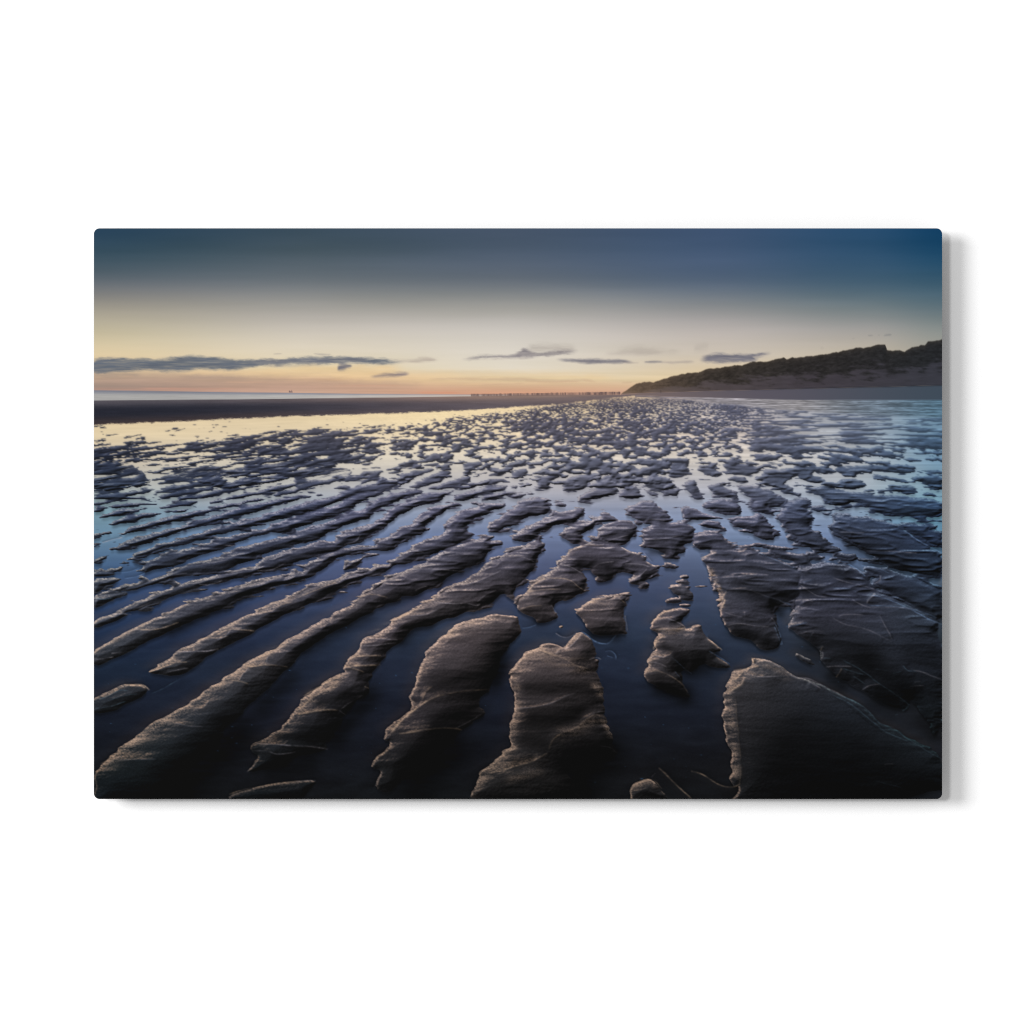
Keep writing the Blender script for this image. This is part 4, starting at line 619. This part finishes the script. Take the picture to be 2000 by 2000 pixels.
    ed = bot_bar + 2.6 * fbm(X / 9, Y / 4, 139, 4, .65)
    inbar = (1 - sst(-2.4, 2.2, Y - ed)) * (Y > top_bar - 1)
    pic = pic * (1 - inbar[..., None]) + bar * inbar[..., None]
    insea = 1 - sst(-.7, .7, Y - top_bar)
    pic = pic * (1 - insea[..., None]) + seac * insea[..., None]
    pic = pic * (1 - up_[..., None]) + sky * up_[..., None]

    # soft bloom of the lens that took the picture
    bl = np.stack([blur(pic[..., i].astype(np.float32), 16 * P) for i in range(3)], -1)
    pic = pic + .085 * bl * (1 - pic / 255) * np.array([1.05, .98, 1.0])
    # ship on the horizon
    for (x0, x1_, y0, y1_, a) in ((564, 571, 764.8, 766.6, .6), (565, 567, 763, 765, .5), (569.2, 570.2, 761.5, 765, .4)):
        m = sst(x0 - .6, x0 + .2, X) * (1 - sst(x1_ - .2, x1_ + .6, X)) * sst(y0 - .6, y0 + .2, Y) * (1 - sst(y1_ - .2, y1_ + .6, Y)) * a
        pic = pic * (1 - m[..., None]) + np.array([70, 62, 75.]) * m[..., None]
    # timber groynes running out to sea
    gy0 = np.interp(X, [920, 1212], [769.6, 765.2]); gy1 = np.interp(X, [920, 1212], [774.2, 770.8])
    post = 0.62 + .55 * lattice(X / 2.3, X * 0 + .5, 141)
    m = sst(919, 921, X) * (1 - sst(1210, 1213, X)) * sst(-.8, .6, Y - gy0 - .9 * lattice(X / 3, X * 0, 143) * .5) * (1 - sst(-.6, .6, Y - gy1)) * np.clip(post, .2, 1)
    pic = pic * (1 - m[..., None]) + np.array([84, 70, 74.]) * m[..., None]

    # beach strip and wet sheet on the right
    strip_b = np.interp(X, [1215, 1240, 1300, 1430, 1560, 1840], [771, 771.5, 774.5, 777.5, 781, 781])
    strip_t = np.interp(X, [1215, 1300, 1430, 1840], [769, 766, 762.5, 752.5])
    stripc = grid([1215, 1500, 1840], [750, 800], [[(112, 98, 98), (90, 86, 96), (66, 78, 90)]] * 2)
    m = sst(-.8, .8, Y - strip_t) * (1 - sst(-.8, .8, Y - strip_b)) * (X > 1213)
    wet = grid([1230, 1400, 1560, 1700, 1840], [768, 800], [[(120, 112, 125), (178, 172, 178), (170, 166, 168), (124, 138, 152), (98, 130, 150)]] * 2)
    wet = wet * (.86 + .34 * fbm(X / 55, Y / 1.9, 151, 4, .65) + .16 * fbm(X / 12, Y / 1.4, 155, 2))[..., None]
    wy = np.interp(X, [1215, 1300, 1400, 1500, 1600, 1840], [772, 778, 787, 797, 806, 815])
    mw = sst(-1, 1, Y - strip_b) * (1 - sst(-4, 4, Y - wy + 4 * fbm(X / 30, Y / 3, 153, 3))) * (X > 1240) 
    pic = pic * (1 - mw[..., None]) + wet * mw[..., None]
    pic = pic * (1 - m[..., None]) + stripc * m[..., None]

    # dunes
    p = pts(DUNES)
    top = np.interp(X, p[:, 0], p[:, 1]) + 1.5 * fbm(X / 7, X * 0 + 3, 161, 3)
    ind = sst(-1.8, 1.6, Y - top) * (1 - sst(-.6, .6, Y - strip_t)) * (X > 1212)
    td = (Y - top) / np.maximum(strip_t - top, 2)
    veg = grid([1215, 1400, 1600, 1840], [640, 770], [[(84, 70, 58), (52, 47, 43), (42, 40, 40), (36, 38, 41)]] * 2)
    slp = grid([1215, 1400, 1600, 1840], [640, 770], [[(92, 80, 74), (78, 70, 72), (67, 62, 68), (57, 58, 66)]] * 2)
    dg = fbm((X + Y * 1.6) / 26, (Y - X * .12) / 6, 163, 4, .6)
    vm = 1 - sst(-.16, .16, td - (np.interp(X, [1215, 1300, 1500, 1700, 1840], [.9, .75, .62, .60, .55]) + .42 * dg))
    dn = veg * vm[..., None] + slp * (1 - vm[..., None])
    dn = dn * (1 + .42 * fbm((X + Y) / 7, Y / 3, 165, 4, .7) * vm + .09 * fbm(X / 20, Y / 3, 166, 3))[..., None]
    lit = (np.exp(-np.clip(Y - top, 0, None) / 5.0) * .55)[..., None]
    dn = dn * (1 - lit * .35) + lit * .35 * np.array([150, 128, 100.])
    hd = (.01 + .18 * np.exp(-((X - 1215) / 130.0) ** 2))[..., None]; dn = dn * (1 - hd) + np.array([150, 122, 104.]) * hd
    dn = np.stack([blur(dn[..., i], .7 * P) for i in range(3)], -1)
    pic = pic * (1 - ind[..., None]) + dn * ind[..., None]
    ln = np.exp(-((Y - strip_t + 1.2 * fbm(X / 20, X * 0, 167, 2)) / 1.5) ** 2) * sst(1390, 1560, X) * .42
    pic = pic * (1 - ln[..., None]) + np.array([40, 42, 48.]) * ln[..., None]
    # a walker far off at the foot of the dunes
    g = np.exp(-(((X - 1290.5) / .8) ** 2 + ((Y - 764.5) / 3.2) ** 4)) * .5
    pic = pic * (1 - g[..., None]) + np.array([50, 44, 48.]) * g[..., None]
    # faint haze where sea, posts and far flat meet the glow
    hzg = np.exp(-((Y - 774) / 13.0) ** 2) * np.exp(-((X - 1000) / 300.0) ** 2) * .30
    pic = pic * (1 - hzg[..., None]) + np.array([208, 168, 138.]) * hzg[..., None]
    pic = np.clip((pic - 2) * np.array([.985, .99, 1.0]), 7, 250)
    return NX, NY, pic

# =====================================================================  the print on the wall
CX, CZ = 1000.0, 1000.0               # the optical axis in picture units
def to_world(x, y): return (x - CX) * PX, (CZ - y) * PX
print_root = bpy.data.objects.new('wall_print', None); scene.collection.objects.link(print_root)
print_root.empty_display_size = 0.05
wx, wz = to_world((PX0 + PX1) / 2, (PY0 + PY1) / 2)
print_root.location = (wx, WALL_Y, wz)
print_root['label'] = 'frameless photo print of rippled wet sand at dusk, hung on the white wall'
print_root['category'] = 'wall print'
HW, HH = (PX1 - PX0) / 2 * PX, (PY1 - PY0) / 2 * PX
RAD = 11.0 * PX

# printed sheet: one vertex per ink dot, corners rounded off
NX, NY, pic = paint(0.8)
gx = np.linspace(-HW, HW, NX); gz = np.linspace(HH, -HH, NY)
GX, GZ = np.meshgrid(gx, gz)
ex = np.clip(np.abs(GX) - (HW - RAD), 0, None); ez = np.clip(np.abs(GZ) - (HH - RAD), 0, None)
rr = np.hypot(ex, ez); kf = np.where(rr > RAD, RAD / np.maximum(rr, 1e-9), 1.0)
GX = np.sign(GX) * (np.minimum(np.abs(GX), HW - RAD) + ex * kf)
GZ = np.sign(GZ) * (np.minimum(np.abs(GZ), HH - RAD) + ez * kf)
co = np.empty((NY * NX, 3), np.float32)
co[:, 0] = GX.ravel(); co[:, 1] = FRONT_Y - 0.0002; co[:, 2] = GZ.ravel()
idx = np.arange(NX * NY, dtype=np.int32).reshape(NY, NX)
q = np.stack([idx[:-1, :-1], idx[1:, :-1], idx[1:, 1:], idx[:-1, 1:]], -1).reshape(-1, 4)
me = bpy.data.meshes.new('printed_picture')
me.vertices.add(len(co)); me.vertices.foreach_set('co', co.ravel())
me.loops.add(q.size); me.loops.foreach_set('vertex_index', q.ravel())
me.polygons.add(len(q)); me.polygons.foreach_set('loop_start', np.arange(0, q.size, 4, dtype=np.int32))
me.update(calc_edges=True)
att = me.color_attributes.new('ink', 'FLOAT_COLOR', 'POINT')
rgba = np.ones((len(co), 4), np.float32); rgba[:, :3] = (lin(pic.reshape(-1, 3)) * PRINT_GAIN)
att.data.foreach_set('color', rgba.ravel())
sheet = bpy.data.objects.new('printed_picture', me); scene.collection.objects.link(sheet); sheet.parent = print_root
pm, pb = material('printed_ink', (0.5, 0.5, 0.5), 0.55, spec=0.03)
an = pm.node_tree.nodes.new('ShaderNodeVertexColor'); an.layer_name = 'ink'
pm.node_tree.links.new(an.outputs['Color'], pb.inputs['Base Color'])
me.materials.append(pm)

# panel behind the sheet, same rounded outline with a small edge bevel
def rounded(hw, hh, r, n=10):
    out = []
    for sx, sz, a0 in ((1, 1, 0), (-1, 1, 90), (-1, -1, 180), (1, -1, 270)):
        for k in range(n + 1):
            a = math.radians(a0 + 90 * k / n)
            out.append((sx * (hw - r) + r * math.cos(a), sz * (hh - r) + r * math.sin(a)))
    return out
rings = [(0.0004, FRONT_Y + THICK), (0.0, FRONT_Y + THICK - 0.0004), (0.0, FRONT_Y + 0.0003), (0.0003, FRONT_Y)]
V, F = [], []; n = None
for ins, yv in rings:
    o = rounded(HW - ins, HH - ins, RAD - ins); n = len(o); V += [(a, yv, b) for a, b in o]
for r in range(len(rings) - 1):
    for k in range(n):
        a, b = r * n + k, r * n + (k + 1) % n; F.append((a, b, b + n, a + n))
F.append(tuple(range(n))); F.append(tuple(reversed(range(3 * n, 4 * n))))
am, _ = material('dark_edged_aluminium_composite', (0.10, 0.10, 0.105), 0.45, 0.3)
mesh_object('panel', V, F, am, print_root)

# hanging frame glued to the back, standing the panel off the wall
V, F = [], []; fw, fh, bw = 0.33, 0.20, 0.02
y0, y1 = FRONT_Y + THICK, WALL_Y
box(-fw, fw, y0, y1, fh - bw, fh, V, F); box(-fw, fw, y0, y1, -fh, -fh + bw, V, F)
box(-fw, -fw + bw, y0, y1, -fh + bw, fh - bw, V, F); box(fw - bw, fw, y0, y1, -fh + bw, fh - bw, V, F)
hm, _ = material('brushed_aluminium', (0.6, 0.6, 0.61), 0.35, 0.9)
mesh_object('hanging_frame', V, F, hm, print_root)
